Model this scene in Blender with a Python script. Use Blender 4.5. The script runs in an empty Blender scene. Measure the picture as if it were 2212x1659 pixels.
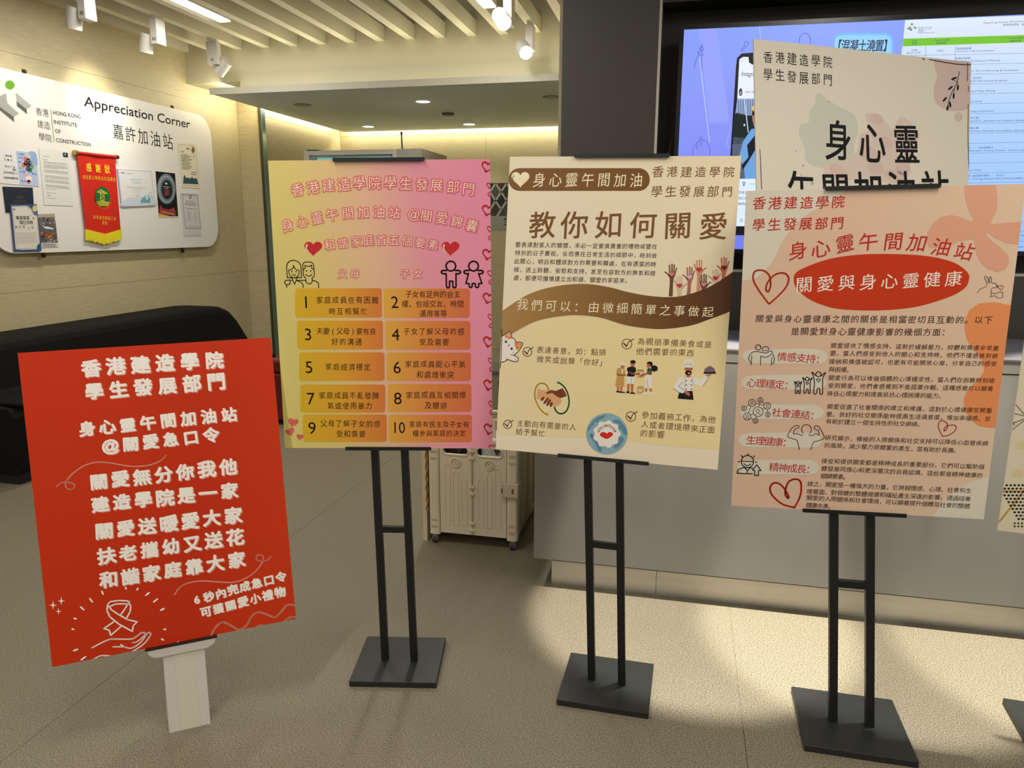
import bpy, math, random
import mathutils
from mathutils import Vector as V, Matrix
from mathutils.geometry import tessellate_polygon
random.seed(7)
SC = bpy.context.scene
COL = SC.collection
# ------------------------------------------------------------------ camera, world, exposure
F, CX, CY = 1600.0, 1106.0, 829.5
PITCH, ROLL, YAW, HCAM = math.radians(11.8), math.radians(0.2), math.radians(12.9), 1.31
def c2w(x0, d0, f0):
    c, s = math.cos(ROLL), math.sin(ROLL)
    x = c*x0 + s*d0; d = -s*x0 + c*d0
    y = f0*math.cos(PITCH) - d*math.sin(PITCH); z = -f0*math.sin(PITCH) - d*math.cos(PITCH)
    return V((x*math.cos(YAW) - y*math.sin(YAW), x*math.sin(YAW) + y*math.cos(YAW), z))
EYE = V((0, 0, HCAM))
cam = bpy.data.cameras.new('camera'); camo = bpy.data.objects.new('camera', cam); COL.objects.link(camo)
R_, D_, F_ = c2w(1, 0, 0), c2w(0, 1, 0), c2w(0, 0, 1)
camo.matrix_world = Matrix(((R_.x, -D_.x, -F_.x, EYE.x), (R_.y, -D_.y, -F_.y, EYE.y), (R_.z, -D_.z, -F_.z, EYE.z), (0, 0, 0, 1)))
cam.sensor_fit = 'HORIZONTAL'; cam.sensor_width = 36.0; cam.lens = 36.0*F/2212.0; cam.clip_start = 0.02; cam.clip_end = 100
SC.camera = camo
def ray(px, py): return c2w((px-CX)/F, (py-CY)/F, 1.0)
def hit(px, py, ax, val):
    d = ray(px, py); k = 'XYZ'.index(ax); t = (val-EYE[k])/d[k]
    return EYE + d*t
SC.view_settings.view_transform = 'Standard'; SC.view_settings.look = 'None'
SC.view_settings.gamma = 1.0; SC.view_settings.use_curve_mapping = False; SC.view_settings.exposure = 0.0
w = bpy.data.worlds.new('world'); SC.world = w; w.use_nodes = True
w.node_tree.nodes['Background'].inputs[0].default_value = (1.0, 0.95, 0.88, 1); w.node_tree.nodes['Background'].inputs[1].default_value = 0.40
def lamp(name, kind, loc, target, power, color, size=0.1, size_y=None, angle=None, blend=0.5, spread=None):
    l = bpy.data.lights.new(name, kind); o = bpy.data.objects.new(name, l); COL.objects.link(o)
    l.energy = power; l.color = color; o.location = loc
    if kind == 'AREA':
        l.shape = 'RECTANGLE'; l.size = size; l.size_y = size_y or size
        if spread: l.spread = math.radians(spread)
    else: l.shadow_soft_size = size
    if kind == 'SPOT': l.spot_size = math.radians(angle); l.spot_blend = blend
    d = V(target)-V(loc); o.rotation_euler = d.to_track_quat('-Z', 'Y').to_euler()
    return o
WARM = (1.0, 0.92, 0.76); NEUT = (1.0, 0.95, 0.87); YEL = (1.0, 0.91, 0.66)
for X, Y in ((-3.14, 4.3), (-3.14, 1.6), (-1.25, 4.25), (-1.25, 1.3), (-1.25, -0.9), (0.9, 1.0), (0.9, -1.2), (2.8, 0.4)):
    lamp('ceiling_lamp_light', 'AREA', (X, Y, 2.68), (X, Y, 0), 23, NEUT, 0.09, 1.2)
for X, Y, P in ((0.08, 2.20, 680), (0.66, 2.20, 560), (1.28, 2.20, 500)):
    lamp('counter_spot_light', 'SPOT', (X, Y, 2.66), (X, Y+0.22, 0), P, (1.0, 0.96, 0.88), 0.04, angle=25, blend=0.3)
for px, py, P in ((205, 190, 24), (20, 150, 7), (392, 220, 3)):
    q = hit(px, py, 'X', -3.97)
    lamp('track_spot_light', 'SPOT', (-3.50, q.y-0.12, 2.50), tuple(q-V((0, 0, 0.12))), P, WARM, 0.03, angle=62, blend=0.9)
lamp('cove_light', 'AREA', (-2.2, 5.50, 2.37), (-2.2, 5.62, 2.75), 2.6, YEL, 3.0, 0.05)
lamp('cove_uplight', 'AREA', (-2.2, 5.47, 2.385), (-2.2, 5.20, 2.70), 7, YEL, 3.0, 0.05)
def strip(name, loc, sx, sy, power, spread=None):
    o = lamp(name, 'AREA', loc, (loc[0], loc[1], 0), power, YEL, sx, sy, spread=spread); o.rotation_euler = (0, 0, 0); return o
strip('back_cove_light', (-2.0, 7.865, 2.40), 3.4, 0.06, 20)
o = strip('side_cove_light', (-3.672, 6.9, 2.395), 0.03, 1.7, 7); o.rotation_euler = (0, math.pi/2, 0)
o = strip('side_cove_light', (-3.68, 5.86, 2.395), 0.03, 0.8, 2.6); o.rotation_euler = (0, math.pi/2, 0)
for X, Y, P in ((-2.143, 6.066, 16), (-2.144, 7.42, 16), (-3.2, 7.38, 30)):
    lamp('downlight_light', 'SPOT', (X, Y, 2.30), (X, Y, 0), P, NEUT, 0.04, angle=120, blend=0.8)

# ------------------------------------------------------------------ materials
def lin(c): 
    c /= 255.0
    return c/12.92 if c <= 0.04045 else ((c+0.055)/1.055)**2.4
def rgb(c): return (lin(c[0]), lin(c[1]), lin(c[2]), 1.0)
MATS = {}
def mat(name, c, rough=0.5, metal=0.0, emit=0.0, spec=None, alpha=1.0, coat=0.0):
    if name in MATS: return MATS[name]
    m = bpy.data.materials.new(name); m.use_nodes = True; b = m.node_tree.nodes['Principled BSDF']
    b.inputs['Base Color'].default_value = rgb(c); b.inputs['Roughness'].default_value = rough; b.inputs['Metallic'].default_value = metal
    if spec is not None: b.inputs['Specular IOR Level'].default_value = spec
    if emit:
        b.inputs['Emission Color'].default_value = rgb(c); b.inputs['Emission Strength'].default_value = emit
        if emit == 1.0 or spec == 0: b.inputs['Base Color'].default_value = (0.01, 0.01, 0.01, 1)
    b.inputs['Alpha'].default_value = alpha; b.inputs['Coat Weight'].default_value = coat
    MATS[name] = m; return m
def nn(m, t, **kw):
    n = m.node_tree.nodes.new(t)
    for k, v in kw.items():
        if hasattr(n, k): setattr(n, k, v)
        else: n.inputs[k].default_value = v
    return n
def lk(m, a, b): m.node_tree.links.new(a, b)
def noisy(name, c1, c2, scale=(1, 1, 1), nscale=5.0, rough=0.5, bump=0.0, detail=4, metal=0.0, c3=None, bscale=None, spec=None):
    m = mat(name, c1, rough, metal, spec=spec)
    b = m.node_tree.nodes['Principled BSDF']
    tc = nn(m, 'ShaderNodeTexCoord'); mp = nn(m, 'ShaderNodeMapping'); mp.inputs['Scale'].default_value = scale
    nz = nn(m, 'ShaderNodeTexNoise'); nz.inputs['Scale'].default_value = nscale; nz.inputs['Detail'].default_value = detail
    cr = nn(m, 'ShaderNodeValToRGB'); cr.color_ramp.elements[0].color = rgb(c1); cr.color_ramp.elements[1].color = rgb(c2)
    cr.color_ramp.elements[0].position = 0.3; cr.color_ramp.elements[1].position = 0.7
    lk(m, tc.outputs['Object'], mp.inputs['Vector']); lk(m, mp.outputs[0], nz.inputs['Vector']); lk(m, nz.outputs['Fac'], cr.inputs[0]); lk(m, cr.outputs[0], b.inputs['Base Color'])
    if bump:
        bp = nn(m, 'ShaderNodeBump'); bp.inputs['Strength'].default_value = bump; bp.inputs['Distance'].default_value = 0.002
        src = nz
        if bscale:
            src = nn(m, 'ShaderNodeTexNoise'); src.inputs['Scale'].default_value = bscale; src.inputs['Detail'].default_value = 3; lk(m, tc.outputs['Object'], src.inputs['Vector'])
        lk(m, src.outputs['Fac'], bp.inputs['Height']); lk(m, bp.outputs[0], b.inputs['Normal'])
    return m
def gradm(name, stops, du=1.0, dv=0.0, rough=0.45, emit=0, blotch=0.0):
    """print whose ink changes across the sheet: colour ramp along du*u + dv*v (board coordinates 0..1)"""
    m = mat(name, stops[0][1], rough, spec=0.25); b = m.node_tree.nodes['Principled BSDF']
    uv = nn(m, 'ShaderNodeUVMap'); sp = nn(m, 'ShaderNodeSeparateXYZ'); lk(m, uv.outputs[0], sp.inputs[0])
    a = nn(m, 'ShaderNodeMath', operation='MULTIPLY'); a.inputs[1].default_value = du; lk(m, sp.outputs[0], a.inputs[0])
    c = nn(m, 'ShaderNodeMath', operation='MULTIPLY_ADD'); c.inputs[1].default_value = dv; lk(m, sp.outputs[1], c.inputs[0]); lk(m, a.outputs[0], c.inputs[2])
    out = c.outputs[0]
    if blotch:
        nz = nn(m, 'ShaderNodeTexNoise'); nz.inputs['Scale'].default_value = 2.5; nz.inputs['Detail'].default_value = 3; lk(m, uv.outputs[0], nz.inputs['Vector'])
        s2 = nn(m, 'ShaderNodeMath', operation='SUBTRACT'); s2.inputs[1].default_value = 0.5; lk(m, nz.outputs['Fac'], s2.inputs[0])
        s3 = nn(m, 'ShaderNodeMath', operation='MULTIPLY_ADD'); s3.inputs[1].default_value = blotch; lk(m, s2.outputs[0], s3.inputs[0]); lk(m, out, s3.inputs[2]); out = s3.outputs[0]
    cr = nn(m, 'ShaderNodeValToRGB'); e = cr.color_ramp.elements
    while len(e) < len(stops): e.new(0.5)
    for i, (p, cc) in enumerate(stops): e[i].position = p; e[i].color = rgb(cc)
    lk(m, out, cr.inputs[0])
    if emit:
        b.inputs['Base Color'].default_value = (0.01, 0.01, 0.01, 1); lk(m, cr.outputs[0], b.inputs['Emission Color']); b.inputs['Emission Strength'].default_value = emit
    else: lk(m, cr.outputs[0], b.inputs['Base Color'])
    return m
def ink(c, emit=0, alpha=1.0):
    if isinstance(c, str): return MATS[c]
    if isinstance(c, bpy.types.Material): return c
    n = ('screen_' if emit else 'ink_') + '_'.join(str(int(x)) for x in c) + ('' if alpha == 1 else '_a%d' % int(alpha*100))
    return mat(n, c, 0.5, emit=emit, alpha=alpha, spec=0.25 if not emit else 0.5)

M_floor = noisy('vinyl_floor', (58, 53, 42), (162, 151, 126), nscale=300.0, rough=0.33, bump=0.8, detail=3, bscale=420)
M_wall = noisy('stone_tile', (180, 168, 132), (196, 184, 148), scale=(5, 5, 50), nscale=2.2, rough=0.5, detail=10)
M_white = mat('white_paint', (214, 208, 182), 0.6)
M_plate = mat('soffit_paint', (205, 220, 222), 0.5)
M_black = mat('black_ceiling', (10, 10, 10), 0.8)
M_slat = mat('slat_paint', (222, 216, 190), 0.5)
M_steel = noisy('brushed_steel', (196, 192, 182), (206, 202, 192), scale=(2, 2, 30), nscale=1.5, rough=0.42, metal=0.7)
M_grey = noisy('grey_laminate', (128, 124, 117), (131, 127, 120), nscale=3, rough=0.33)
M_top = mat('ledge_laminate', (120, 118, 122), 0.3)
M_col = mat('dark_grey_laminate', (63, 59, 52), 0.42)
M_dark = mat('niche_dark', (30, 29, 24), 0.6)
M_trim = mat('aluminium_trim', (205, 200, 188), 0.3, 0.9)
M_blackmetal = noisy('black_powder_coat', (17, 18, 17), (22, 23, 22), nscale=120, rough=0.42, bump=0.05)
M_leather = noisy('black_leatherette', (15, 14, 12), (18, 17, 15), nscale=60, rough=0.75, bump=0.1, spec=0.15)
M_red = mat('red_leatherette', (92, 18, 20), 0.5)
M_led = mat('led_diffuser', (255, 250, 238), 0.5, emit=9.0, spec=0)
M_lamp = mat('lamp_lens', (255, 252, 245), 0.5, emit=12.0, spec=0)
M_lampoff = mat('lamp_lens_dim', (120, 118, 108), 0.3)
M_fix = mat('white_fixture', (205, 202, 194), 0.4)
M_card = mat('white_cardboard', (205, 198, 186), 0.6)
M_foam = mat('foam_board_edge', (220, 205, 180), 0.6)
M_beige = mat('beige_plastic', (222, 210, 184), 0.45)
M_beige2 = mat('beige_plastic_dark', (190, 177, 150), 0.45)
M_chrome = mat('chrome', (190, 186, 178), 0.35, 0.6)
M_rubber = mat('grey_rubber', (60, 54, 50), 0.6)
M_fridge = mat('fridge_grey', (140, 138, 126), 0.4)
M_glass = mat('fridge_glass', (150, 190, 190), 0.05, alpha=0.25)
M_inner = mat('fridge_interior', (120, 190, 185), 0.5, emit=0.8)
M_board = mat('panel_white', (228, 225, 220), 0.32)

# ------------------------------------------------------------------ object helpers
ORG = {}
def thing(name, label, cat, loc, group=None):
    o = bpy.data.objects.new(name, None); COL.objects.link(o); o.location = loc; o.empty_display_size = 0.1
    o['label'] = label; o['category'] = cat
    if group: o['group'] = group
    ORG[o.name] = V(loc); return o
def struct(name, loc=(0, 0, 0)):
    o = bpy.data.objects.new(name, None); COL.objects.link(o); o.location = loc; o['kind'] = 'structure'; ORG[o.name] = V(loc); return o
def mesh(name, vs, fs, mats, parent=None, midx=None, uvs=None, smooth=False, kind=None, label=None, bevel=0):
    org = ORG[parent.name] if parent else V((0, 0, 0))
    me = bpy.data.meshes.new(name); me.from_pydata([tuple(V(v)-org) for v in vs], [], fs)
    if not isinstance(mats, (list, tuple)): mats = [mats]
    for m in mats: me.materials.append(m)
    if midx: me.polygons.foreach_set('material_index', midx)
    if uvs:
        l = me.uv_layers.new(name='UVMap'); flat = []
        for lp in me.loops: flat += list(uvs[lp.vertex_index])
        l.data.foreach_set('uv', flat)
    if smooth: me.polygons.foreach_set('use_smooth', [True]*len(me.polygons))
    me.update()
    o = bpy.data.objects.new(name, me); COL.objects.link(o)
    if parent: o.parent = parent
    if kind: o['kind'] = kind
    if label: o['label'] = label
    if bevel:
        b = o.modifiers.new('bevel', 'BEVEL'); b.width = bevel; b.segments = 2; b.limit_method = 'ANGLE'
    ORG[o.name] = org; return o
class MB:
    def __init__(s): s.v = []; s.f = []
    def add(s, vs, fs):
        k = len(s.v); s.v += [V(a) for a in vs]; s.f += [tuple(i+k for i in f) for f in fs]
    def box(s, x0, x1, y0, y1, z0, z1):
        s.obox(V(((x0+x1)/2, (y0+y1)/2, (z0+z1)/2)), V(((x1-x0)/2, 0, 0)), V((0, (y1-y0)/2, 0)), V((0, 0, (z1-z0)/2))); return s
    def obox(s, c, a, b, d):
        c = V(c); a = V(a); b = V(b); d = V(d)
        vs = [c+a*i+b*j+d*k for k in (-1, 1) for j in (-1, 1) for i in (-1, 1)]
        fs = [(0, 2, 3, 1), (4, 5, 7, 6), (0, 1, 5, 4), (2, 6, 7, 3), (0, 4, 6, 2), (1, 3, 7, 5)]
        if a.cross(b).dot(d) < 0: fs = [f[::-1] for f in fs]
        s.add(vs, fs); return s
    def sweep(s, pts, a, b):
        """rectangular tube through pts, half axes a, b"""
        k = len(s.v); a = V(a); b = V(b)
        for p in pts: s.v += [V(p)-a-b, V(p)+a-b, V(p)+a+b, V(p)-a+b]
        for i in range(len(pts)-1):
            for j in range(4): s.f.append((k+i*4+j, k+i*4+(j+1) % 4, k+i*4+4+(j+1) % 4, k+i*4+4+j))
        s.f.append((k+3, k+2, k+1, k)); e = k+4*(len(pts)-1); s.f.append((e, e+1, e+2, e+3)); return s
    def cyl(s, p, q, r, r2=None, n=20, cap=True):
        p = V(p); q = V(q); r2 = r if r2 is None else r2
        d = (q-p).normalized(); u = d.orthogonal().normalized(); t = d.cross(u); k = len(s.v)
        for c, rr in ((p, r), (q, r2)):
            for i in range(n):
                an = 2*math.pi*i/n; s.v.append(c+u*math.cos(an)*rr+t*math.sin(an)*rr)
        for i in range(n): s.f.append((k+i, k+(i+1) % n, k+n+(i+1) % n, k+n+i))
        if cap: s.f.append(tuple(range(k+n-1, k-1, -1))); s.f.append(tuple(range(k+n, k+2*n)))
        return s
    def extr(s, outer, holes, to3, th):
        """polygon with holes, to3(x,y,d) -> point, extruded th deep"""
        loops = [outer]+holes; k = len(s.v); n = sum(len(l) for l in loops)
        pts = [p for l in loops for p in l]
        tr = tessellate_polygon([[V((p[0], p[1], 0)) for p in l] for l in loops])
        s.v += [V(to3(p[0], p[1], 0)) for p in pts]+[V(to3(p[0], p[1], th)) for p in pts]
        for t in tr: s.f.append(tuple(k+i for i in t)); s.f.append(tuple(k+n+i for i in reversed(t)))
        o = 0
        for l in loops:
            m = len(l)
            for i in range(m): s.f.append((k+o+i, k+o+(i+1) % m, k+n+o+(i+1) % m, k+n+o+i))
            o += m
        return s
    def build(s, name, m, parent=None, **kw):
        o = mesh(name, s.v, s.f, m, parent, **kw)
        me = o.data
        import bmesh
        bm = bmesh.new(); bm.from_mesh(me); bmesh.ops.recalc_face_normals(bm, faces=bm.faces); bm.to_mesh(me); bm.free()
        return o
def rrect(x0, x1, y0, y1, r, n=6):
    p = []
    for cx, cy, a0 in ((x1-r, y1-r, 0), (x0+r, y1-r, 90), (x0+r, y0+r, 180), (x1-r, y0+r, 270)):
        for i in range(n+1):
            a = math.radians(a0+90*i/n); p.append((cx+r*math.cos(a), cy+r*math.sin(a)))
    return p

# ------------------------------------------------------------------ glyphs and flat print
GL = {}
_cu = bpy.data.curves.new('glyph_source', 'FONT'); _cu.resolution_u = 3
_go = bpy.data.objects.new('glyph_source', _cu); COL.objects.link(_go)
def glyph(body, off=0.0):
    key = (body, off)
    if key not in GL:
        _cu.body = body; _cu.offset = off
        _go.data = _cu; _cu.update_tag(); bpy.context.view_layer.update()
        ev = _go.evaluated_get(bpy.context.evaluated_depsgraph_get()); me = ev.to_mesh()
        vs = [(v.co.x, v.co.y) for v in me.vertices]; fs = [tuple(p.vertices) for p in me.polygons]
        ev.to_mesh_clear(); GL[key] = (vs, fs)
    return GL[key]
def is_wide(ch): return len(ch) == 1 and (ord(ch) > 0x2E7F or ch in '「」。，：、')
def catmull(p, closed=False, n=6):
    if len(p) < 3: return list(p)
    out = []; N = len(p)
    rng = range(N) if closed else range(N-1)
    for i in rng:
        g = lambda j: p[j % N] if closed else p[max(0, min(N-1, j))]
        a, b, c, d = g(i-1), g(i), g(i+1), g(i+2)
        for k in range(n):
            t = k/n; t2 = t*t; t3 = t2*t
            out.append(tuple(0.5*((2*b[q])+(-a[q]+c[q])*t+(2*a[q]-5*b[q]+4*c[q]-d[q])*t2+(-a[q]+3*b[q]-3*c[q]+d[q])*t3) for q in (0, 1)))
    if not closed: out.append(tuple(p[-1]))
    return out
def pts(s): return [tuple(float(a) for a in q.split(',')) for q in s.split()]
class Sheet:
    def __init__(s, O, a, b, w, h):
        s.O = V(O); s.a = V(a).normalized(); s.b = V(b).normalized(); s.w = w; s.h = h; s.n = s.b.cross(s.a).normalized()
    def uv(s, px, py):
        d = ray(px, py); t = (s.O-EYE).dot(s.n)/d.dot(s.n); q = EYE+d*t-s.O
        # non-orthogonal safe
        return (q.dot(s.a), q.dot(s.b))
    def p(s, u, v, d=0.0): return s.O+s.a*u+s.b*v+s.n*d
STUFFP = {'lettering', 'glowing_lettering', 'handwriting', 'typed_lines', 'print', 'pattern', 'sparkles', 'squiggle', 'watercolour_blots', 'screen_timetable', 'screen_picture', 'ink_branch', 'gold_characters'}
class Print:
    def __init__(s, sheet, crop=(0, 0, 1), base=0.0001, emit=0, clip=None):
        s.S = sheet; s.crop = crop; s.base = base; s.emit = emit; s.v = []; s.f = []; s.mi = []; s.mats = []; s.uvl = []; s.clip = clip or (0, sheet.w, 0, sheet.h)
    def at(s, ox, oy, sc): s.crop = (ox, oy, sc); return s
    def m(s, p):
        ox, oy, sc = s.crop; return s.S.uv(ox+p[0]/sc, oy+p[1]/sc)
    def k(s, p):
        a = s.m(p); b = s.m((p[0]+20, p[1])); c = s.m((p[0], p[1]+20))
        return (math.hypot(b[0]-a[0], b[1]-a[1])/20, math.hypot(c[0]-a[0], c[1]-a[1])/20)
    def face(s, uv, layer, mt, doclip=True):
        if doclip:
            x0, x1, y0, y1 = s.clip
            for ax, val, sg in ((0, x0, 1), (0, x1, -1), (1, y0, 1), (1, y1, -1)):
                if all(sg*(q[ax]-val) >= -1e-9 for q in uv): continue
                out = []
                for i in range(len(uv)):
                    a, b = uv[i], uv[(i+1) % len(uv)]; ia = sg*(a[ax]-val) >= 0; ib = sg*(b[ax]-val) >= 0
                    if ia: out.append(a)
                    if ia != ib:
                        t = (val-a[ax])/(b[ax]-a[ax]); out.append((a[0]+(b[0]-a[0])*t, a[1]+(b[1]-a[1])*t))
                uv = out
                if len(uv) < 3: return
        if mt not in s.mats: s.mats.append(mt)
        k = len(s.v)
        for q in uv:
            s.v.append(s.S.p(q[0], q[1], s.base+0.0001*layer)); s.uvl.append((q[0]/s.S.w, 1-q[1]/s.S.h))
        s.f.append(tuple(range(k, k+len(uv)))); s.mi.append(s.mats.index(mt))
    def polyuv(s, uv, c, layer=0, alpha=1.0):
        mt = ink(c, s.emit, alpha)
        for t in tessellate_polygon([[V((q[0], q[1], 0)) for q in uv]]): s.face([uv[i] for i in t], layer, mt)
        return s
    def poly(s, P, c, layer=0, sm=False, alpha=1.0):
        if isinstance(P, str): P = pts(P)
        if sm: P = catmull(P, True)
        return s.polyuv([s.m(q) for q in P], c, layer, alpha)
    def rect(s, x0, y0, x1, y1, c, layer=0, r=0, alpha=1.0):
        return s.poly(rrect(x0, x1, y0, y1, r) if r else [(x0, y0), (x1, y0), (x1, y1), (x0, y1)], c, layer, alpha=alpha)
    def ell(s, x, y, rx, ry, c, layer=0, rot=0, n=20, alpha=1.0):
        r = math.radians(rot); P = []
        for i in range(n):
            t = 2*math.pi*i/n; a, b = rx*math.cos(t), ry*math.sin(t); P.append((x+a*math.cos(r)-b*math.sin(r), y+a*math.sin(r)+b*math.cos(r)))
        mt = ink(c, s.emit, alpha); s.face([s.m(q) for q in P], layer, mt); return s
    def stroke(s, P, wd, c, layer=1, sm=True, closed=False, taper=False, caps=True):
        if isinstance(P, str): P = pts(P)
        if sm: P = catmull(P, closed)
        elif closed: P = P+[P[0]]
        if sm and closed: P = P+[P[0]]
        mt = ink(c, s.emit); U = [s.m(q) for q in P]; kk = sum(s.k(P[0]))/2; h0 = wd*kk/2
        N = len(U)
        for i in range(N-1):
            a, b = U[i], U[i+1]; dx, dy = b[0]-a[0], b[1]-a[1]; L = math.hypot(dx, dy)
            if L < 1e-7: continue
            nx, ny = -dy/L, dx/L
            ha = h0*(1 if not taper else 0.25+0.75*math.sin(math.pi*min(1, max(0, i/(N-1)))))
            hb = h0*(1 if not taper else 0.25+0.75*math.sin(math.pi*min(1, max(0, (i+1)/(N-1)))))
            s.face([(a[0]+nx*ha, a[1]+ny*ha), (b[0]+nx*hb, b[1]+ny*hb), (b[0]-nx*hb, b[1]-ny*hb), (a[0]-nx*ha, a[1]-ny*ha)], layer, mt)
            if caps:
                s.face([(a[0]+ha*math.cos(t), a[1]+ha*math.sin(t)) for t in [j*math.pi/4 for j in range(8)]], layer, mt)
        if caps and not taper: s.face([(U[-1][0]+h0*math.cos(t), U[-1][1]+h0*math.sin(t)) for t in [j*math.pi/4 for j in range(8)]], layer, mt)
        return s
    def g(s, ch, cu, cv, em, ang, c, layer, off=0.0, sx=1.0, shear=0.0, alpha=1.0, clip=False):
        vs, fs = glyph(ch, 0.0); mt = ink(c, s.emit, alpha)
        if mt not in s.mats: s.mats.append(mt)
        if ch in '，。、': gx0, gy0 = 0.5, 0.38
        elif is_wide(ch): gx0, gy0 = 0.5, 0.38
        else:
            xs = [q[0] for q in vs] or [0]; gx0, gy0 = (min(xs)+max(xs))/2, 0.35
        ca, sa = math.cos(ang), math.sin(ang); mi = s.mats.index(mt)
        U = []
        for x, y in vs:
            yy = -(y-gy0)*em; xx = (x-gx0)*em*sx; yy -= xx*shear*0.6; xx -= yy*shear*0.25
            U.append((cu+xx*ca-yy*sa, cv+xx*sa+yy*ca))
        nd = 0 if off <= 0 else (4 if off < 0.02 else 8)
        for jj, (dx, dy) in enumerate([(0, 0)]+[(off*em*math.cos(2*math.pi*(j+0.5)/nd), off*em*math.sin(2*math.pi*(j+0.5)/nd)) for j in range(nd)]):
            if clip:
                for f in fs: s.face([(U[i][0]+dx, U[i][1]+dy) for i in f], layer, mt)
                continue
            k = len(s.v)
            for q in U:
                s.v.append(s.S.p(q[0]+dx, q[1]+dy, s.base+0.0001*layer+0.000005*jj)); s.uvl.append(((q[0]+dx)/s.S.w, 1-(q[1]+dy)/s.S.h))
            for f in fs: s.f.append(tuple(i+k for i in f)); s.mi.append(mi)
    def line(s, txt, x0, y0, x1, y1, size, c, layer=3, off=0.0, jit=0.0, hand=0.0, sx=1.0, passes=None, P=None, clip=False):
        """CJK line: centres of the first and last glyph given (or P, a list of centres)"""
        n = len(txt)
        if P is None: P = [(x0+(x1-x0)*i/max(1, n-1), y0+(y1-y0)*i/max(1, n-1)) for i in range(n)]
        U = [s.m(q) for q in P]
        for i, ch in enumerate(txt):
            if ch == ' ': continue
            a, b = U[max(0, i-1)], U[min(n-1, i+1)]
            ang = math.atan2(b[1]-a[1], b[0]-a[0]) if n > 1 else 0
            kx, ky = s.k(P[i]); em = size*(kx*ky)**0.5
            ang += random.uniform(-1, 1)*jit*0.05; e2 = em*(1+random.uniform(-1, 1)*jit*0.05)
            dv = random.uniform(-1, 1)*jit*0.03*em
            for (o, cc, lay, dx, dy, al) in (passes or [(off, c, layer, 0, 0, 1)]):
                s.g(ch, U[i][0]+dx*em, U[i][1]+dv+dy*em, e2, ang, cc, lay, o, sx, hand, al, clip)
        return s
    def latin(s, txt, x0, y0, x1, y1, cap, c, layer=3, off=0.0, shear=0.0, clip=False):
        """latin line: baseline start and end, cap height in crop px"""
        vs, fs = glyph(txt, 0.0)
        if not vs: return s
        xs = [q[0] for q in vs]; mn, mx = min(xs), max(xs)
        a, b = s.m((x0, y0)), s.m((x1, y1)); L = math.hypot(b[0]-a[0], b[1]-a[1]); ang = math.atan2(b[1]-a[1], b[0]-a[0])
        kx = L/(mx-mn); ky = cap*s.k((x0, y0))[1]/0.70
        mt = ink(c, s.emit)
        if mt not in s.mats: s.mats.append(mt)
        mi = s.mats.index(mt); k = len(s.v); ca, sa = math.cos(ang), math.sin(ang); U = []
        for x, y in vs:
            xx = (x-mn)*kx+y*ky*shear; yy = -y*ky; U.append((a[0]+xx*ca-yy*sa, a[1]+xx*sa+yy*ca))
        if clip:
            for f in fs: s.face([U[i] for i in f], layer, mt)
            return s
        for j in range(5 if off > 0 else 1):
            dx, dy = (0, 0) if j == 0 else (off*ky*math.cos(j*math.pi/2+0.8), off*ky*math.sin(j*math.pi/2+0.8)); k = len(s.v)
            for q in U: s.v.append(s.S.p(q[0]+dx, q[1]+dy, s.base+0.0001*layer+0.000005*j)); s.uvl.append((q[0]/s.S.w, 1-q[1]/s.S.h))
            for f in fs: s.f.append(tuple(i+k for i in f)); s.mi.append(mi)
        return s
    def heart(s, x, y, w, h, c, layer=1, rot=0, stroke=0):
        P = []
        r = math.radians(rot)
        for i in range(28):
            t = 2*math.pi*i/28; a = 16*math.sin(t)**3/32*w; b = -(13*math.cos(t)-5*math.cos(2*t)-2*math.cos(3*t)-math.cos(4*t)+2.5)/29*h
            P.append((x+a*math.cos(r)-b*math.sin(r), y+a*math.sin(r)+b*math.cos(r)))
        if stroke: s.stroke(P, stroke, c, layer, sm=False, closed=True)
        else: s.poly(P, c, layer)
        return s
    def ring(s, x, y, r, wd, c, layer=1, ry=None, n=20):
        s.stroke([(x+r*math.cos(2*math.pi*i/n), y+(ry or r)*math.sin(2*math.pi*i/n)) for i in range(n)], wd, c, layer, sm=False, closed=True); return s
    def build(s, name, parent, label=None):
        if not s.f: return None
        o = mesh(name, s.v, s.f, s.mats, parent, midx=s.mi, uvs=s.uvl, label=label)
        if name in STUFFP: o['kind'] = 'stuff'
        s.v = []; s.f = []; s.mi = []; s.mats = []; s.uvl = []
        return o

# ------------------------------------------------------------------ room
YF, YW, YC, YB = 2.51, 3.011, 5.625, 7.92
floor = struct('floor')
for i in range(6):
    x0 = -5.25+1.822*i
    MB().box(x0+0.0007, x0+1.822-0.0007, -4, 8.2, -0.003, 0).build('floor_sheet', M_floor, floor)
MB().box(-5.3, 5.7, -4, 8.2, -0.05, -0.0031).build('subfloor', mat('seam_weld', (120, 112, 94), 0.6), floor)
def panels(name, mk, zs, cuts):
    s = struct(name)
    for z0, z1 in zip(zs[:-1], zs[1:]):
        for c0, c1 in zip(cuts[:-1], cuts[1:]):
            b = MB(); mk(b, c0+0.0015, c1-0.0015, z0+0.0015, z1-0.0015); b.build('wall_tile', M_wall, s)
    return s
ZS = (0, 0.919, 2.335, 2.95)
YP = 6.31
s = panels('wall_left', lambda b, c0, c1, z0, z1: b.box(-4.003, -4.0, c0, c1, z0, z1), ZS, (-4.0, -1.2, 1.6, YP))
MB().box(-4.08, -4.0031, -4, YP+0.05, 0, 2.95).build('backing', mat('grout', (196, 186, 150), 0.8), s)
for c0, c1 in ((-4.0, -3.787),):
    for z0, z1 in zip(ZS[:-1], ZS[1:]): MB().box(c0+0.002, c1, YP, YP+0.003, z0+0.0015, z1-0.0015).build('wall_tile', M_wall, s)
    MB().box(c0-0.003, c1-0.02, YP+0.0031, YP+0.05, 0, 2.95).build('backing', MATS['grout'], s)
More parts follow.
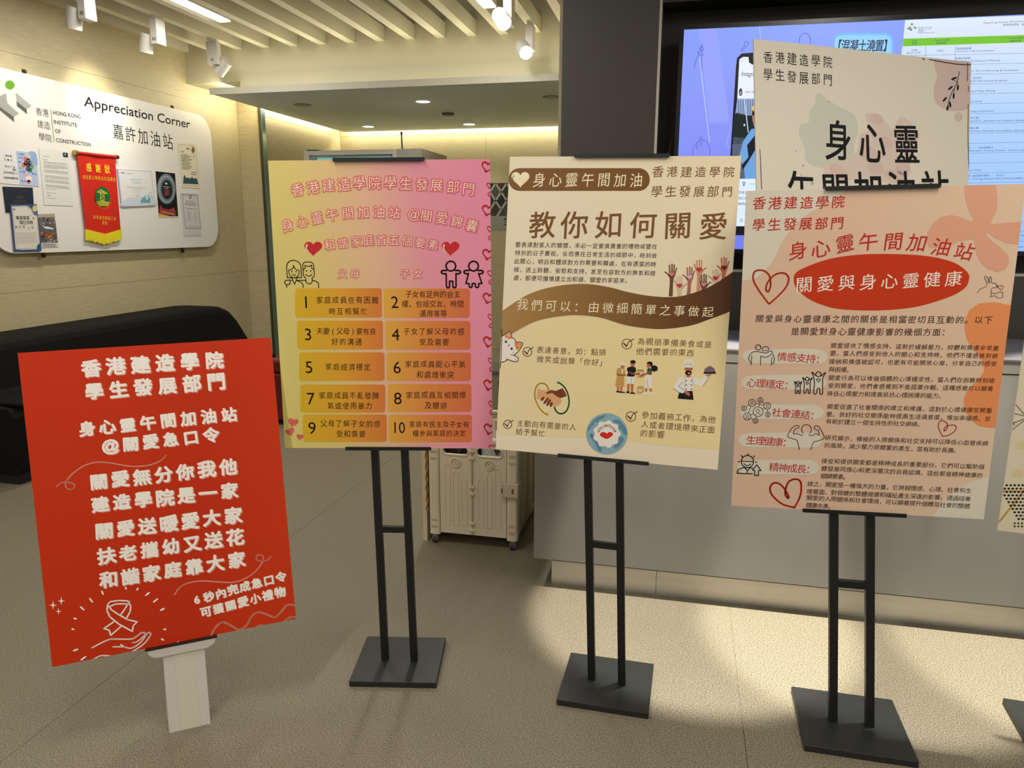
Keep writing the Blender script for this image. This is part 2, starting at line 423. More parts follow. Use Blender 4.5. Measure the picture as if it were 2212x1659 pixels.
MB().box(-3.787, -3.760, YP-0.012, YP+0.05, 0, 2.42).build('corner_trim', mat('bronze_trim', (96, 86, 66), 0.35, 0.7), s)
MB().box(-3.7598, -3.752, YP-0.010, YP+0.049, 0, 2.42).build('painted_light_edge', mat('teal_light_tint', (120, 150, 150), 0.12, 0.6), s)  # teal colour painted on this edge hints at bluish light on the wall
s = panels('wall_side', lambda b, c0, c1, z0, z1: b.box(-3.773, -3.77, c0, c1, z0, z1), (0, 0.93, 2.30, 2.95), (YP+0.05, YB))
MB().box(-3.80, -3.7731, YP+0.051, YB+0.02, 0, 2.95).build('backing', MATS['grout'], s)
s = panels('wall_back', lambda b, c0, c1, z0, z1: b.box(c0, c1, YB, YB+0.003, z0, z1), (0, 0.93, 2.30, 2.95), (-3.77, -2.11, -0.45, 1.2))
MB().box(-3.9, 1.2, YB+0.0031, YB+0.08, 0, 2.95).build('backing', MATS['grout'], s)
# fascia, suspended soffit
f_ = struct('trim_1'); MB().box(-3.52, -0.2, YC, YC+0.10, 2.376, 3.0).build('fascia', M_white, f_)
MB().box(-4.0, -3.5202, YC, YC+0.69, 2.455, 3.0).build('fascia_end', M_white, f_)
p_ = struct('trim_2')
MB().box(-3.665, -0.2, 5.43, 7.80, 2.335, 2.372).build('soffit_panel', M_plate, p_)
MB().box(-3.665, -0.2, 5.424, 5.430, 2.328, 2.376).build('edge_strip', mat('strip_paint', (190, 188, 172), 0.5), p_)
MB().box(-4.0, 1.2, YC+0.1, YB, 2.9, 2.95).build('soffit_back', M_white, p_)
# ceiling with slats
c_ = struct('ceiling')
MB().box(-4.04, 4.0, -4.0, YC, 3.02, 3.06).build('slab', M_black, c_)
for k in range(3): MB().box(-4.0, 4.0, 4.86-1.1*k, 4.90-1.1*k, 2.93, 2.99).build('carrier', M_black, c_)
for i in range(30):
    xr = -3.957+0.2394*i
    if xr > 3.2: break
    y1 = YC if xr < -0.4 else YW-0.3
    MB().box(xr-0.064, xr, -3.5, y1-0.002, 2.695, 2.80).build('slat', M_slat, c_)
# linear ceiling lamps
def linear(x0, x1, y0, y1, label):
    t = thing('linear_ceiling_lamp', label, 'ceiling light', ((x0+x1)/2, (y0+y1)/2, 2.70))
    MB().box(x0, x1, y0, y1, 2.700, 2.74).build('housing', M_fix, t)
    MB().box(x0+0.006, x1-0.006, y0+0.006, y1-0.006, 2.692, 2.6995).build('diffuser', M_led, t)
linear(-3.190, -3.100, 3.72, 4.90, 'long white linear ceiling lamp between the slats above the notice board')
q = hit(1068, 18, 'Z', 2.69)
linear(q.x-0.075, q.x+0.015, q.y-1.18, q.y, 'white linear ceiling lamp between the slats nearest the grey column')
# TV wall with niche
wr = struct('wall_right')
XL = -0.496; XN = -0.130; ZN0, ZN1 = 1.155, 2.13
MB().box(XL, XN, YW, YW+0.35, 0, 3.0).build('column', M_col, wr)
MB().box(XN, 4.0, YW, YW+0.35, 0.0, ZN0).build('lower_panel', M_col, wr)
MB().box(XN, 4.0, YW, YW+0.35, ZN1, 3.0).build('upper_panel', M_dark, wr)
MB().box(XN, 4.0, YW+0.14, YW+0.35, ZN0, ZN1).build('niche_back', M_dark, wr)
MB().box(XN-0.004, XN+0.006, YW-0.004, YW+0.14, ZN0-0.01, ZN1+0.9).build('niche_trim', M_trim, wr)
MB().box(XN, 4.0, YW-0.004, YW+0.14, ZN0-0.004, ZN0+0.006).build('niche_trim', M_trim, wr)
MB().box(XL-0.02, XL, YW+0.05, YB, 0, 3.0).build('wall_return', M_wall, wr)
# counter
ct = thing('counter', 'long grey laminate counter under the television with a steel kick plate', 'counter', (1.4, 2.75, 0))
ZC = 0.925
MB().box(-0.490, 4.0, YF, YF+0.02, 0.118, ZC-0.046).build('front_panel', M_grey, ct)
MB().box(-0.490, 4.0, YF-0.001, YF+0.02, ZC-0.043, ZC-0.004).build('top_edge', M_grey, ct)
MB().box(-0.490, 4.0, YF, YW-0.001, ZC-0.003, ZC).build('countertop', M_top, ct)
MB().box(-0.490, 4.0, YF-0.003, YF+0.003, ZC-0.005, ZC+0.0008).build('edge_trim', M_trim, ct)
MB().box(-0.490, -0.470, YF+0.0205, YW-0.001, 0.118, ZC-0.004).build('end_panel', M_grey, ct)
MB().box(-0.42, 4.0, YF+0.075, YF+0.1, 0, 0.118).build('plinth', M_grey, ct)
ks = [-0.430, -0.042, hit(1801.6, 1326, 'Z', 0).x, 1.6, 2.6, 4.0]
for a, b in zip(ks[:-1], ks[1:]):
    MB().box(a, b-0.0015, YF+0.046, YF+0.060, 0.0, 0.092).box(a, b-0.0015, YF+0.040, YF+0.062, 0.0925, 0.0965).build('kick_plate', M_steel, ct)

# television
tl, bl_ = hit(1477.8, 64.2, 'Y', YW-0.01), hit(1455, 537, 'Y', YW-0.01)
ty = math.radians(2.2)
ta = V((math.cos(ty), math.sin(ty), 0)); tb = V((0, 0, -1))
TVH = tl.z-bl_.z; TVW = TVH*16/9
TS = Sheet(tl, ta, tb, TVW, TVH)
tv = thing('television', 'large wall-mounted flat television showing a course timetable', 'television', tuple(TS.p(TVW/2, TVH, -0.03)))
bz = 0.016
b = MB(); b.extr([(-bz, -bz), (TVW+bz, -bz), (TVW+bz, TVH+bz), (-bz, TVH+bz)], [[(0, 0), (TVW, 0), (TVW, TVH), (0, TVH)]], lambda x, y, d: TS.p(x, y, 0.004-d), 0.02); b.build('bezel', mat('tv_black', (8, 8, 9), 0.25), tv)
b = MB(); b.extr([(-bz, -bz), (TVW+bz, -bz), (TVW+bz, TVH+bz), (-bz, TVH+bz)], [], lambda x, y, d: TS.p(x, y, -0.0165-d), 0.035); b.build('back_cover', MATS['tv_black'], tv)
gradm('screen_bg', [(0.0, (112, 128, 240)), (0.5, (140, 152, 250)), (1.0, (138, 168, 255))], 0.2, 0.8, emit=1.0, rough=0.3)
gradm('screen_table', [(0.0, (150, 195, 255)), (0.6, (178, 212, 255)), (1.0, (228, 238, 255))], 0.0, 1.0, emit=1.0, rough=0.3)
scr = Print(TS, base=0.0, emit=0); scr.polyuv([(0, 0), (TVW, 0), (TVW, TVH), (0, TVH)], 'screen_bg', 0); scr.build('screen', tv)
p = Print(TS, (1460, 20, 3.3181), emit=1.0)
p.poly('160,140 290,130 385,810 240,815 180,300', (150, 163, 252), 1).poly('165,350 175,350 245,955 238,955', (175, 190, 255), 2, False)
p.stroke('600,125 608,210', 3, (190, 200, 255), 2).stroke('398,820 360,980 392,995', 3, (180, 190, 255), 2, sm=False)
BL = (92, 98, 205)
p.stroke('188,248 140,380 133,415', 5, BL, 2).stroke('186,250 184,440', 5, BL, 2).stroke('155,305 170,328 200,325', 4, BL, 2).ring(185, 285, 14, 4, BL, 2)
p.stroke('118,1050 130,985 170,940 215,945 240,990 245,1050', 4, BL, 2).stroke('168,980 172,925 185,920 185,985', 4, BL, 2).stroke('150,1005 150,960', 4, BL, 2)
p.stroke('460,300 492,262 490,240 510,230 520,245 505,265 470,302', 4, BL, 2)
# phone
p.poly('392,1560 390,1050 430,420 438,350 470,318 560,310 900,310 900,1620 380,1620', (8, 10, 22), 3)
p.poly('440,640 455,360 480,342 520,342 524,380 545,396 900,396 900,640', (235, 242, 255), 4)
p.poly('408,1050 440,640 900,640 900,1215 400,1215', (60, 74, 96), 4).poly('440,640 560,640 560,760 425,760', (150, 170, 205), 5)
for i in range(7): p.rect(445+i*17, 650, 451+i*17, 755, (90, 108, 150), 6)
p.poly('425,755 470,750 520,765 560,770 560,920 410,905', (24, 38, 34), 6, True).poly('410,915 560,925 560,960 408,960', (70, 78, 92), 6).rect(485, 822, 497, 838, (200, 215, 235), 7)
p.poly('405,965 560,960 560,1215 400,1215', (88, 98, 118), 5)
p.stroke('490,640 498,700 518,880', 7, (200, 215, 240), 7, sm=False)
p.poly('540,860 580,850 640,900 700,1215 495,1215 490,1150 455,1050 480,950', (110, 165, 225), 8).poly('510,975 570,900 585,980 520,1090 480,1150 470,1120 520,1060', (22, 24, 34), 9)
p.poly('548,700 570,680 640,690 640,725 545,722', (225, 205, 120), 9).poly('548,722 600,722 600,850 562,850 550,800 545,760', (170, 130, 110), 8).poly('545,730 565,735 560,760 548,765', (15, 15, 20), 10)
p.rect(400, 1215, 900, 1555, (225, 240, 255), 4)
p.latin('Instagram', 465, 478, 585, 482, 34, (20, 22, 40), 6, shear=0.25).latin('9:41', 462, 375, 480, 376, 9, (60, 70, 120), 6)
p.ell(464, 594, 13, 28, (70, 66, 80), 6).ell(464, 600, 5, 12, (190, 180, 175), 7)
p.line('混凝土學生', 503, 592, 570, 594, 16, (40, 44, 90), 6)
p.stroke('478,1240 496,1240 487,1268', 4, (30, 36, 90), 6, sm=False, closed=True)
p.line('查看翻譯', 530, 1252, 566, 1253, 9, (90, 100, 150), 6)
for i, t in enumerate(('的混凝土技', '混凝土澆置', '挑戰嗎實習')): p.line(t, 440, 1312+41*i, 520, 1314+41*i, 21, (40, 48, 110), 6)
p.latin('Q', 460, 1522, 477, 1522, 24, (50, 60, 110), 6)
# title bubble
p.at(1400, 0, 2.7241).rect(1095, 195, 1440, 420, (120, 195, 245), 3, r=45).rect(1098, 208, 1430, 400, (150, 210, 250), 4, r=42)
p.line('【混凝土澆置】', 1112, 268, 1412, 268, 74, (15, 22, 60), 6, sx=0.72, off=0.012)
p.stroke('655,160 662,228', 3, (190, 200, 255), 2).stroke('890,250 895,215 925,195 950,215 957,255', 4, BL, 2)
p.build('screen_picture', tv)
# timetable
p.at(1920, 20, 4.1473)
TB = (40, 44, 92)
def scy(x, y): return y-(x-130)*0.0285      # rows follow the screen
p.poly('146,97 130,262 112,400 60,2200 2200,2300 2200,20', 'screen_table', 1)
p.poly([(130, 264), (1250, 230), (1900, 212), (1900, 274), (1250, 296), (123, 333)], (118, 196, 42), 2)
GR, DK = (150, 156, 160), (88, 92, 98)
p.ell(207, 134, 12, 9, (88, 160, 60), 3).poly('157,172 195,148 200,165 212,180 205,195', GR, 3).poly('157,172 205,195 206,185', DK, 4).poly('215,152 252,158 240,178', GR, 3).poly('216,160 238,180 240,172', DK, 4)
for i, t in enumerate(('香港', '建造', '學院')): p.line(t, 270, 168+20*i, 290, 168+20*i, 18, TB, 3)
p.stroke('303,160 301,216', 2, TB, 3, sm=False)
for i, t in enumerate(('HONG KONG', 'INSTITUTE', 'OF', 'CONSTRUCTION')): p.latin(t, 308, 166+16.5*i, 308+(80, 70, 15, 100)[i], 164+16.5*i, 9, TB, 3)
p.latin('Hong Kong Institute Of Construction', 848, 130, 1262, 112, 15, TB, 3, shear=0.2).line('香港建造學院（葵涌院校）', 1032, 140, 1300, 134, 23, TB, 3)
p.latin('Time', 205, 291, 253, 289, 15, TB, 3).line('時間', 216, 307, 240, 307, 22, TB, 3)
p.latin('Course Code', 403, 285, 540, 281, 16, TB, 3).line('課程編號', 435, 303, 503, 300, 21, TB, 3)
p.latin('Course Name', 1062, 267, 1215, 262, 16, TB, 3).line('課程名稱', 1095, 285, 1170, 282, 22, TB, 3)
for i in range(24):
    y = 418+88.6*i-(12 if i else 0)*0
    p.stroke([(112, y-2), (1250, y-24), (1900, y-40)], 2.5, (90, 105, 150), 3, sm=False, caps=False)
for x0, x1 in ((332, 318), (598, 575)): p.stroke([(x0, 328), (x1, 900), (x1-20, 2000)], 2.5, TB, 3, sm=False, caps=False)
p.line('（日間）', 190, 368, 262, 366, 22, TB, 3).latin('08:20-17:00', 158, 399, 282, 396, 15, TB, 3).latin('CQCC', 428, 379, 497, 377, 16, TB, 3)
rows = [(605, 353, '電器裝置證書', 'Certificate in Electrical Installation', 945, 382), (595, 441, '砌磚批盪證書', 'Certificate in Bricklaying and Plastering', 995, 470), (595, 530, '空調製冷證書', 'Refrigeration, Air-conditioning & Ventilation', 1162, 558),
        (595, 620, '水喉潔具證書（英文班）', 'Plumbing and Pipe-fitting (English)', 1060, 650), (595, 712, '水喉潔具證書', 'Plumbing and Pipe-fitting', 950, 742), (595, 800, '工程測量證書', 'Certificate in Surveying', 832, 836), (595, 890, '平水測量', 'Levelling, Surveying and Setting-out', 936, 922),
        (595, 978, '多技能工（樓宇工種）', 'Repair, Maintenance, Alteration and Addition (Building', 1235, 1008), (595, 1068, '多技能工（機電工種）', 'Repair, Maintenance, Alteration And Addition (Electrical', 1235, 1098), (595, 1245, '合作培訓計劃 - 油漆及裝飾工', 'Intern Collaborative Training Scheme - Painter and', 1205, 1274),
        (595, 1420, '鋪瓦證書', 'Plastering and Tiling', 825, 1452), (595, 1496, '人力培訓計劃（技術提升課程）- 平水工', 'Manpower Training Scheme-Pilot Scheme (Skills', 1200, 1526), (640, 1680, '紮鐵工程', 'Bar Bending and Fixing', 1120, 1700), (640, 1770, '木模板', 'Timber Formwork', 1080, 1790), (640, 1860, '棚架工', 'Metal Scaffolding Pro', 1160, 1880), (700, 2040, '機電', 'Construction Plant Mechanic Pro', 1240, 2040), (760, 2130, '焊接', 'General Welding Pro', 1240, 2142)]
for x, y, cj, en, x1, y1 in rows:
    n = len(cj); p.line(cj, x+10, y, x+10+(n-1)*23, y-0.5*n, 22, TB, 3); p.latin(en, x, y1+2, x1, y1-6, 14, TB, 3, shear=0.12)
p.clip = (0, TVW, 0, TVH)
p.build('screen_timetable', tv)
b = MB(); b.sweep([(XN+0.10, YW+0.08, 1.9), (XN+0.05, YW+0.05, 1.6), (XN+0.045, YW+0.03, 1.3), (XN+0.06, YW+0.05, ZN0+0.01)], (0.004, 0, 0), (0, 0.004, 0)); b.build('power_cable', MATS['tv_black'], tv)

# ------------------------------------------------------------------ poster boards on stands
import numpy as np
def pose(q, w_, h_):
    A = []
    for (x, y), (u, v) in zip(((0, 0), (w_, 0), (w_, h_), (0, h_)), q):
        u -= CX; v -= CY
        A.append([x, y, 1, 0, 0, 0, -u*x, -u*y, -u]); A.append([0, 0, 0, x, y, 1, -v*x, -v*y, -v])
    Hm = np.linalg.svd(np.array(A))[2][-1].reshape(3, 3)
    M = np.diag([1/F, 1/F, 1]) @ Hm; a, b_, t = M.T
    s_ = (np.linalg.norm(a)+np.linalg.norm(b_))/2*np.sign(t[2]); a, b_, t = a/s_, b_/s_, t/s_
    a /= np.linalg.norm(a); b_ = b_-a*(a@b_); b_ /= np.linalg.norm(b_)
    return Sheet(EYE+c2w(*t), c2w(*a), c2w(*b_), w_, h_)
def board_thing(name, label, S, mt, th=0.005, cat='poster', group=None, front=0.0):
    t = thing(name, label, cat, tuple(S.p(S.w/2, S.h, -th)), group)
    b = MB(); c = S.p(S.w/2, S.h/2, -th/2-0.0001); b.obox(c, S.a*S.w/2, S.b*S.h/2, S.n*(th/2-0.0001)); b.build('foam_board', M_foam, t)
    p = Print(S, base=0.0); p.polyuv([(0, 0), (S.w, 0), (S.w, S.h), (0, S.h)], mt, 0); p.build('printed_sheet', t)
    return t
def stand(label, S, c, yaw, post_l, post_r, barpx, group='black metal poster stands', bs=0.255):
    """base plate centred at c, posts standing at post_l / post_r, clips gripping sheet S"""
    t = thing('poster_stand', label, 'stand', (c[0], c[1], 0), group)
    a = V((math.cos(yaw), math.sin(yaw), 0)); d = V((-math.sin(yaw), math.cos(yaw), 0))
    MB().obox((c[0], c[1], 0.009), a*bs/2, d*bs/2*0.96, V((0, 0, 0.009))).build('base_plate', noisy('plate_black', (30, 32, 30), (36, 38, 36), nscale=150, rough=0.4, bump=0.03), t, bevel=0.0015)
    bk = -0.020
    out = []
    for P0, sg in ((post_l, -1), (post_r, 1)):
        u = S.w/2+sg*0.0435
        Q1 = S.p(u, S.h+0.004, bk); Q2 = S.p(u, 0.0, bk)
        MB().sweep([V((P0[0], P0[1], 0.016)), Q1, Q2], S.a*0.0105, S.n*0.009).build('post', M_blackmetal, t)
        out.append((V((P0[0], P0[1], 0.016)), Q1))
    f = barpx
    L = out[0][0].lerp(out[0][1], f); Rr = out[1][0].lerp(out[1][1], f)
    MB().obox((L+Rr)/2, (Rr-L)/2, V((0, 0, 0.009)), S.n*0.008).build('crossbar', M_blackmetal, t)
    for v, sg in ((0.0, -1), (S.h, 1)):
        b = MB()
        c0 = S.p(S.w/2, v+sg*0.0035, -0.011); b.obox(c0, S.a*0.123, S.b*0.002, S.n*0.017)
        c1 = S.p(S.w/2, v-sg*0.001, 0.0052); b.obox(c1, S.a*0.123, S.b*0.0036, S.n*0.0012)
        c2 = S.p(S.w/2, v-sg*0.010, -0.0085); b.obox(c2, S.a*0.123, S.b*0.014, S.n*0.0015)
        b.build('clip', M_blackmetal, t, label='long flat black clip holding the board edge')
    return t
SR = pose([(38, 762.5), (585, 729), (638.8, 1336.9), (112.2, 1441.3)], 0.6, 0.8)
SP = pose([(578.8, 346.9), (1058.5, 343.7), (1064.9, 968.6), (616.6, 967.7)], 0.6, 0.8)
SCr = pose([(1101.4, 338.4), (1601.2, 336.8), (1550.8, 1015.6), (1072, 970.5)], 0.6, 0.8)
SPe = pose([(1612.5, 412.4), (2218.5, 397), (2126.5, 1120), (1579.7, 1090.8)], 0.6, 0.8)
def fl(x, y, z=0.018): p = hit(x, y, 'Z', z); return (p.x, p.y)
def quadc(q): P = [fl(*a) for a in q]; return (sum(p[0] for p in P)/4, sum(p[1] for p in P)/4), math.atan2(P[1][1]-P[0][1]+P[2][1]-P[3][1], P[1][0]-P[0][0]+P[2][0]-P[3][0])
cP, yP = quadc([(792.8, 1372.8), (966, 1376.8), (942.3, 1475.7), (750.6, 1473)])
cC, yC = quadc([(1233.9, 1407.7), (1416.9, 1433.6), (1400.7, 1542.3), (1197, 1511.5)])
cE, yE = quadc([(1707.8, 1479.9), (1930.9, 1510.2), (1988.3, 1648.4), (1734.1, 1611.6)])
stand('black stand holding up the pink and yellow poster', SP, cP, yP, fl(832.5, 1424), fl(895, 1426), 0.63)
stand('black stand holding up the cream poster with brown wave', SCr, cC, yC, fl(1278.5, 1466), fl(1343.5, 1477), 0.63)
stand('black stand holding up the peach poster with flower shapes', SPe, cE, yE, fl(1799, 1556), fl(1878, 1567), 0.665, bs=0.268)

# ---------- pink and yellow poster
gradm('pink_ground', [(0.0, (224, 212, 124)), (0.22, (230, 208, 130)), (0.46, (236, 192, 156)), (0.68, (238, 158, 172)), (1.0, (242, 146, 178))], 0.85, 0.12, blotch=0.10)
gradm('box_left', [(0.10, (226, 184, 44)), (0.30, (232, 168, 52)), (0.50, (226, 128, 62))], 1.0, 0.0)
gradm('box_right', [(0.50, (236, 178, 74)), (0.70, (230, 142, 70)), (0.92, (222, 112, 72))], 1.0, 0.0)
t = board_thing('poster_board', 'pink and yellow poster with ten numbered orange boxes', SP, MATS['pink_ground'])
p = Print(SP, (560, 320, 4.0963))
def boxp(x0, y0, x1, y1, mt, lab=None): p.rect(x0, y0, x1, y1, mt, 1, r=24); p.build('text_box', t)
BX = [((318, 93, 1085, 352), (1102, 95, 1862, 355)), ((335, 380, 1095, 634), (1115, 382, 1868, 636)), ((352, 660, 1108, 912), (1128, 662, 1872, 913)), ((363, 945, 1115, 1192), (1138, 940, 1877, 1187)), ((385, 1210, 1128, 1452), (1145, 1212, 1882, 1455))]
p.at(560, 600, 4.0963)
for l, r in BX: boxp(*l, 'box_left'); boxp(*r, 'box_right')
NK = (34, 12, 12)
for n, x, y in (('1', 414, 215), ('3', 432, 500), ('5', 440, 790), ('7', 458, 1068), ('9', 468, 1328), ('2', 1200, 215), ('4', 1206, 502), ('6', 1220, 792), ('8', 1226, 1066)):
    p.g(n, *p.m((x, y)), 150*p.k((x, y))[1], 0, NK, 3, -0.008)
p.g('10', *p.m((1243, 1325)), 140*p.k((1243, 1325))[1], 0, NK, 3, -0.008, sx=0.85)
for tx, x0, y0, x1, y1 in (('家庭成員在有困難', 535, 197, 1025, 197), ('時互相幫忙', 645, 297, 925, 298), ('夫妻(父母)要有良', 535, 470, 1005, 475), ('好的溝通', 670, 565, 878, 567), ('家庭經濟穩定', 615, 788, 955, 790), ('家庭成員不亂發脾', 558, 1040, 1030, 1042), ('氣或使用暴力', 632, 1132, 970, 1134), ('父母了解子女的感', 570, 1288, 1042, 1293), ('受和需要', 712, 1382, 912, 1382),
        ('子女有足夠的自主', 1322, 145, 1750, 147), ('權，包括交友、時間', 1292, 230, 1780, 232), ('運用等等', 1448, 316, 1632, 318), ('子女了解父母的感', 1305, 472, 1785, 475), ('受及需要', 1446, 568, 1650, 570), ('家庭成員能心平氣', 1320, 762, 1795, 765), ('和處理衝突', 1422, 856, 1692, 860), ('家庭成員互相關懷', 1328, 1036, 1800, 1038), ('及體諒', 1495, 1130, 1632, 1132), ('家庭有民主及子女有', 1353, 1295, 1830, 1298), ('權參與家庭的決定', 1385, 1376, 1800, 1376)):
    p.line(tx, x0, y0, x1, y1, 66 if y0 < 1280 or x0 < 800 else 60, NK, 3, jit=1, hand=0.08, sx=0.92)
p.build('lettering', t)
gradm('halo_outer', [(0.0, (232, 188, 118)), (0.3, (236, 168, 122)), (0.6, (236, 138, 140)), (1.0, (234, 112, 150))], 0.85, 0.12)
gradm('halo_mid', [(0.0, (228, 140, 92)), (0.3, (228, 118, 94)), (0.6, (226, 96, 104)), (1.0, (224, 80, 106))], 0.85, 0.12)
GLW = [(0.095, 'halo_outer', 2, 0, 0, 1), (0.058, 'halo_mid', 3, 0, 0, 1), (0.022, (220, 66, 66), 4, 0, 0, 1), (0, (255, 230, 212), 6, 0, 0, 1)]
p.at(560, 320, 4.0963)
p.line('香港建造學院學生發展部門', 0, 0, 0, 0, 118, NK, passes=GLW, hand=0.05, jit=0.6, P=pts('338,367 475,347 612,331 750,322 885,307 1022,307 1160,305 1298,313 1440,322 1570,330 1715,340 1852,360'))
p.line('身心靈午間加油站@關愛錦囊', 0, 0, 0, 0, 112, NK, passes=GLW, hand=0.05, jit=0.6, P=pts('250,685 380,648 512,618 645,592 785,575 922,567 1062,568 1195,572 1370,582 1480,597 1615,618 1748,648 1882,688'))
p.line('和諧家庭首五個要素', 0, 0, 0, 0, 98, NK, passes=GLW, hand=0.05, jit=0.6, P=pts('625,855 740,840 860,825 968,815 1083,814 1195,815 1310,822 1425,838 1540,857'))
p.line('父母', 735, 1112, 845, 1112, 84, NK, passes=GLW, hand=0.08); p.line('子女', 1292, 1112, 1405, 1112, 84, NK, passes=GLW, hand=0.08)
p.build('glowing_lettering', t, 'pale lettering with a red halo')
for x in (478, 1692):
    p.heart(x, 893, 160, 132, (206, 44, 46), 2).poly([(x-68, 865), (x-52, 845), (x-50, 862), (x-54, 890), (x-30, 930), (x-38, 934), (x-62, 900)], (246, 200, 190), 3, True)
    p.build('red_heart', t)
for i, y in enumerate((170, 555, 945, 1332, 1718, 2100, 2490)):
    x = 2010+i*3.2; RD = (206, 44, 46)
    p.heart(x+8, y, 104, 92, RD, 2, 12, stroke=9).heart(x+2, y+4, 88, 84, RD, 2, 22, stroke=4).heart(x+12, y+2, 98, 76, RD, 2, 4, stroke=4); p.build('border_heart', t)
    p.heart(x+30, y+165, 60, 50, RD, 2, 14, stroke=6).heart(x+32, y+164, 54, 42, RD, 2, 4, stroke=3); p.build('border_heart', t)
    p.heart(x+62, y+240, 88, 70, RD, 2, -30, stroke=7).heart(x+62, y+242, 62, 50, RD, 2, -38, stroke=4); p.build('border_heart', t)
p.at(560, 600, 4.0963)
for x, y, r, sz in ((298, 1285, 10, 95), (275, 1368, -25, 85), (360, 1412, 5, 66)):
    p.heart(x, y, sz, sz*0.85, (222, 104, 96), 2, r).heart(x-sz*0.1, y, sz*0.7, sz*0.7, (232, 150, 136), 3, r, stroke=4); p.build('corner_heart', t)
p.at(560, 540, 15.8)
BK = (22, 8, 6)
p.stroke('960,945 940,700 935,560 985,430 1080,365 1180,355 1290,380 1390,470 1425,600 1445,945', 30, BK, 2).stroke('955,945 1445,945', 30, BK, 2, sm=False)
p.stroke('1172,520 1165,590 1110,660 1010,690 1015,770 1050,870 1120,930 1190,945 1270,930 1340,860 1360,760 1355,692 1290,680 1220,630 1185,570 1172,520', 28, BK, 2)
p.ell(1110, 738, 24, 24, BK, 2).ell(1258, 738, 24, 24, BK, 2).stroke('1130,832 1190,868 1248,832', 26, BK, 2)
p.stroke('1125,960 1145,1040 1210,1165 1260,1040 1268,960', 28, BK, 2, sm=False).stroke('1140,1030 940,1030 890,1060 870,1110 895,1165 950,1185 1010,1180 1050,1140 1050,1060', 30, BK, 2).stroke('932,1190 932,1280', 30, BK, 2)
p.stroke('1290,1035 1580,1035', 28, BK, 2).stroke('1290,1045 1430,1105 1490,1180 1500,1280', 30, BK, 2)
p.stroke('1500,680 1488,560 1500,460 1580,415 1750,412 1840,470 1862,600 1880,850 1850,920 1805,960 1808,1070 1760,1140 1700,1152 1630,1120 1590,1060 1585,965 1520,890 1505,780 1500,680', 28, BK, 2)
p.stroke('1505,675 1565,620 1560,520 1620,545 1680,558 1740,545 1788,518 1790,620 1862,678', 28, BK, 2, sm=False)
p.ell(1608, 715, 24, 24, BK, 2).ell(1757, 715, 24, 24, BK, 2).stroke('1580,830 1640,880 1700,888 1760,870 1800,828', 28, BK, 2)
p.stroke('1815,1025 1960,1085 2015,1140 2028,1290', 30, BK, 2); p.build('parents_icon', t)
p.at(900, 540, 11.06)
for x in (818, 1360):
    p.ring(x, 385, 116, 38, BK, 2, n=24)
    p.stroke([(x-105, 490), (x-195, 490), (x-230, 525), (x-195, 565), (x-118, 565)], 38, BK, 2).stroke([(x+105, 490), (x+195, 490), (x+230, 525), (x+195, 565), (x+118, 565)], 38, BK, 2)
p.stroke('705,565 712,870 730,900 775,900 788,870 785,745 865,745 865,870 880,900 925,900 942,870 940,565', 38, BK, 2, sm=False)
p.stroke('1240,565 1175,800 1250,800 1258,880 1290,900 1325,880 1330,800 1400,800 1405,880 1445,900 1480,880 1485,800 1560,800 1480,565', 36, BK, 2, sm=False)
p.build('children_icon', t)

# ---------- cream poster
gradm('cream_ground', [(0.0, (240, 226, 196)), (0.5, (236, 222, 194)), (1.0, (240, 224, 188))], 0.5, 0.4, blotch=0.5)
gradm('cream_low', [(0.0, (238, 220, 178)), (0.5, (238, 218, 160)), (1.0, (238, 218, 168))], 0.7, 0.3, blotch=0.3)
gradm('brown_band', [(0.0, (176, 138, 82)), (0.35, (150, 112, 62)), (0.8, (104, 66, 32)), (1.0, (84, 50, 22))], 0.95, 0.1)
gradm('brown_pill', [(0.0, (128, 88, 46)), (1.0, (116, 78, 40))], 1, 0)
t = board_thing('poster_board', 'cream poster with a brown wavy band and raised hands', SCr, MATS['cream_ground'])
p = Print(SCr, (1060, 320, 3.8138)); BRN = (124, 82, 44); CRM = (246, 232, 192)
p.at(1060, 680, 3.8138).poly('0,300 200,150 350,65 500,25 700,5 900,25 1100,85 1300,115 1450,118 1650,90 1800,40 2100,-60 2100,1130 1870,1112 1500,1085 1100,1035 700,1010 0,985', 'cream_low', 1); p.build('lower_panel', t)
WT = catmull(pts('60,1365 95,1340 300,1210 500,1145 740,1118 950,1140 1150,1190 1350,1222 1550,1222 1750,1165 1900,1085 2060,970')); WB = catmull([(x, y+1373) for x, y in pts('2060,-75 1960,-20 1800,40 1650,90 1450,118 1300,115 1100,85 900,25 700,5 500,25 350,65 190,150 40,240')])
p.at(1060, 320, 3.8138).poly(WT+WB, 'brown_band', 3).stroke(WB, 3, (246, 238, 214), 4, sm=False, caps=False); p.build('wave_band', t)
p.rect(147, 165, 1310, 352, 'brown_pill', 2, r=90).heart(245, 262, 150, 132, CRM, 3).stroke('190,225 183,262 215,302', 6, (130, 92, 50), 4)
p.line('身心靈午間加油', 400, 260, 1200, 262, 122, CRM, 3, hand=0.12, jit=0.5, off=0.004, sx=0.9); p.build('title_pill', t)
p.line('香港建造學院', 1378, 195, 1963, 197, 98, BRN, 3, jit=1, hand=0.1, off=-0.006).line('學生發展部門', 1368, 355, 1948, 358, 98, BRN, 3, jit=1, hand=0.1, off=-0.006)
p.line('教你如何關愛', 0, 0, 0, 0, 232, BRN, 3, jit=0.6, hand=0.06, off=0.010, P=pts('425,630 690,630 970,632 1255,637 1540,640 1835,645'))
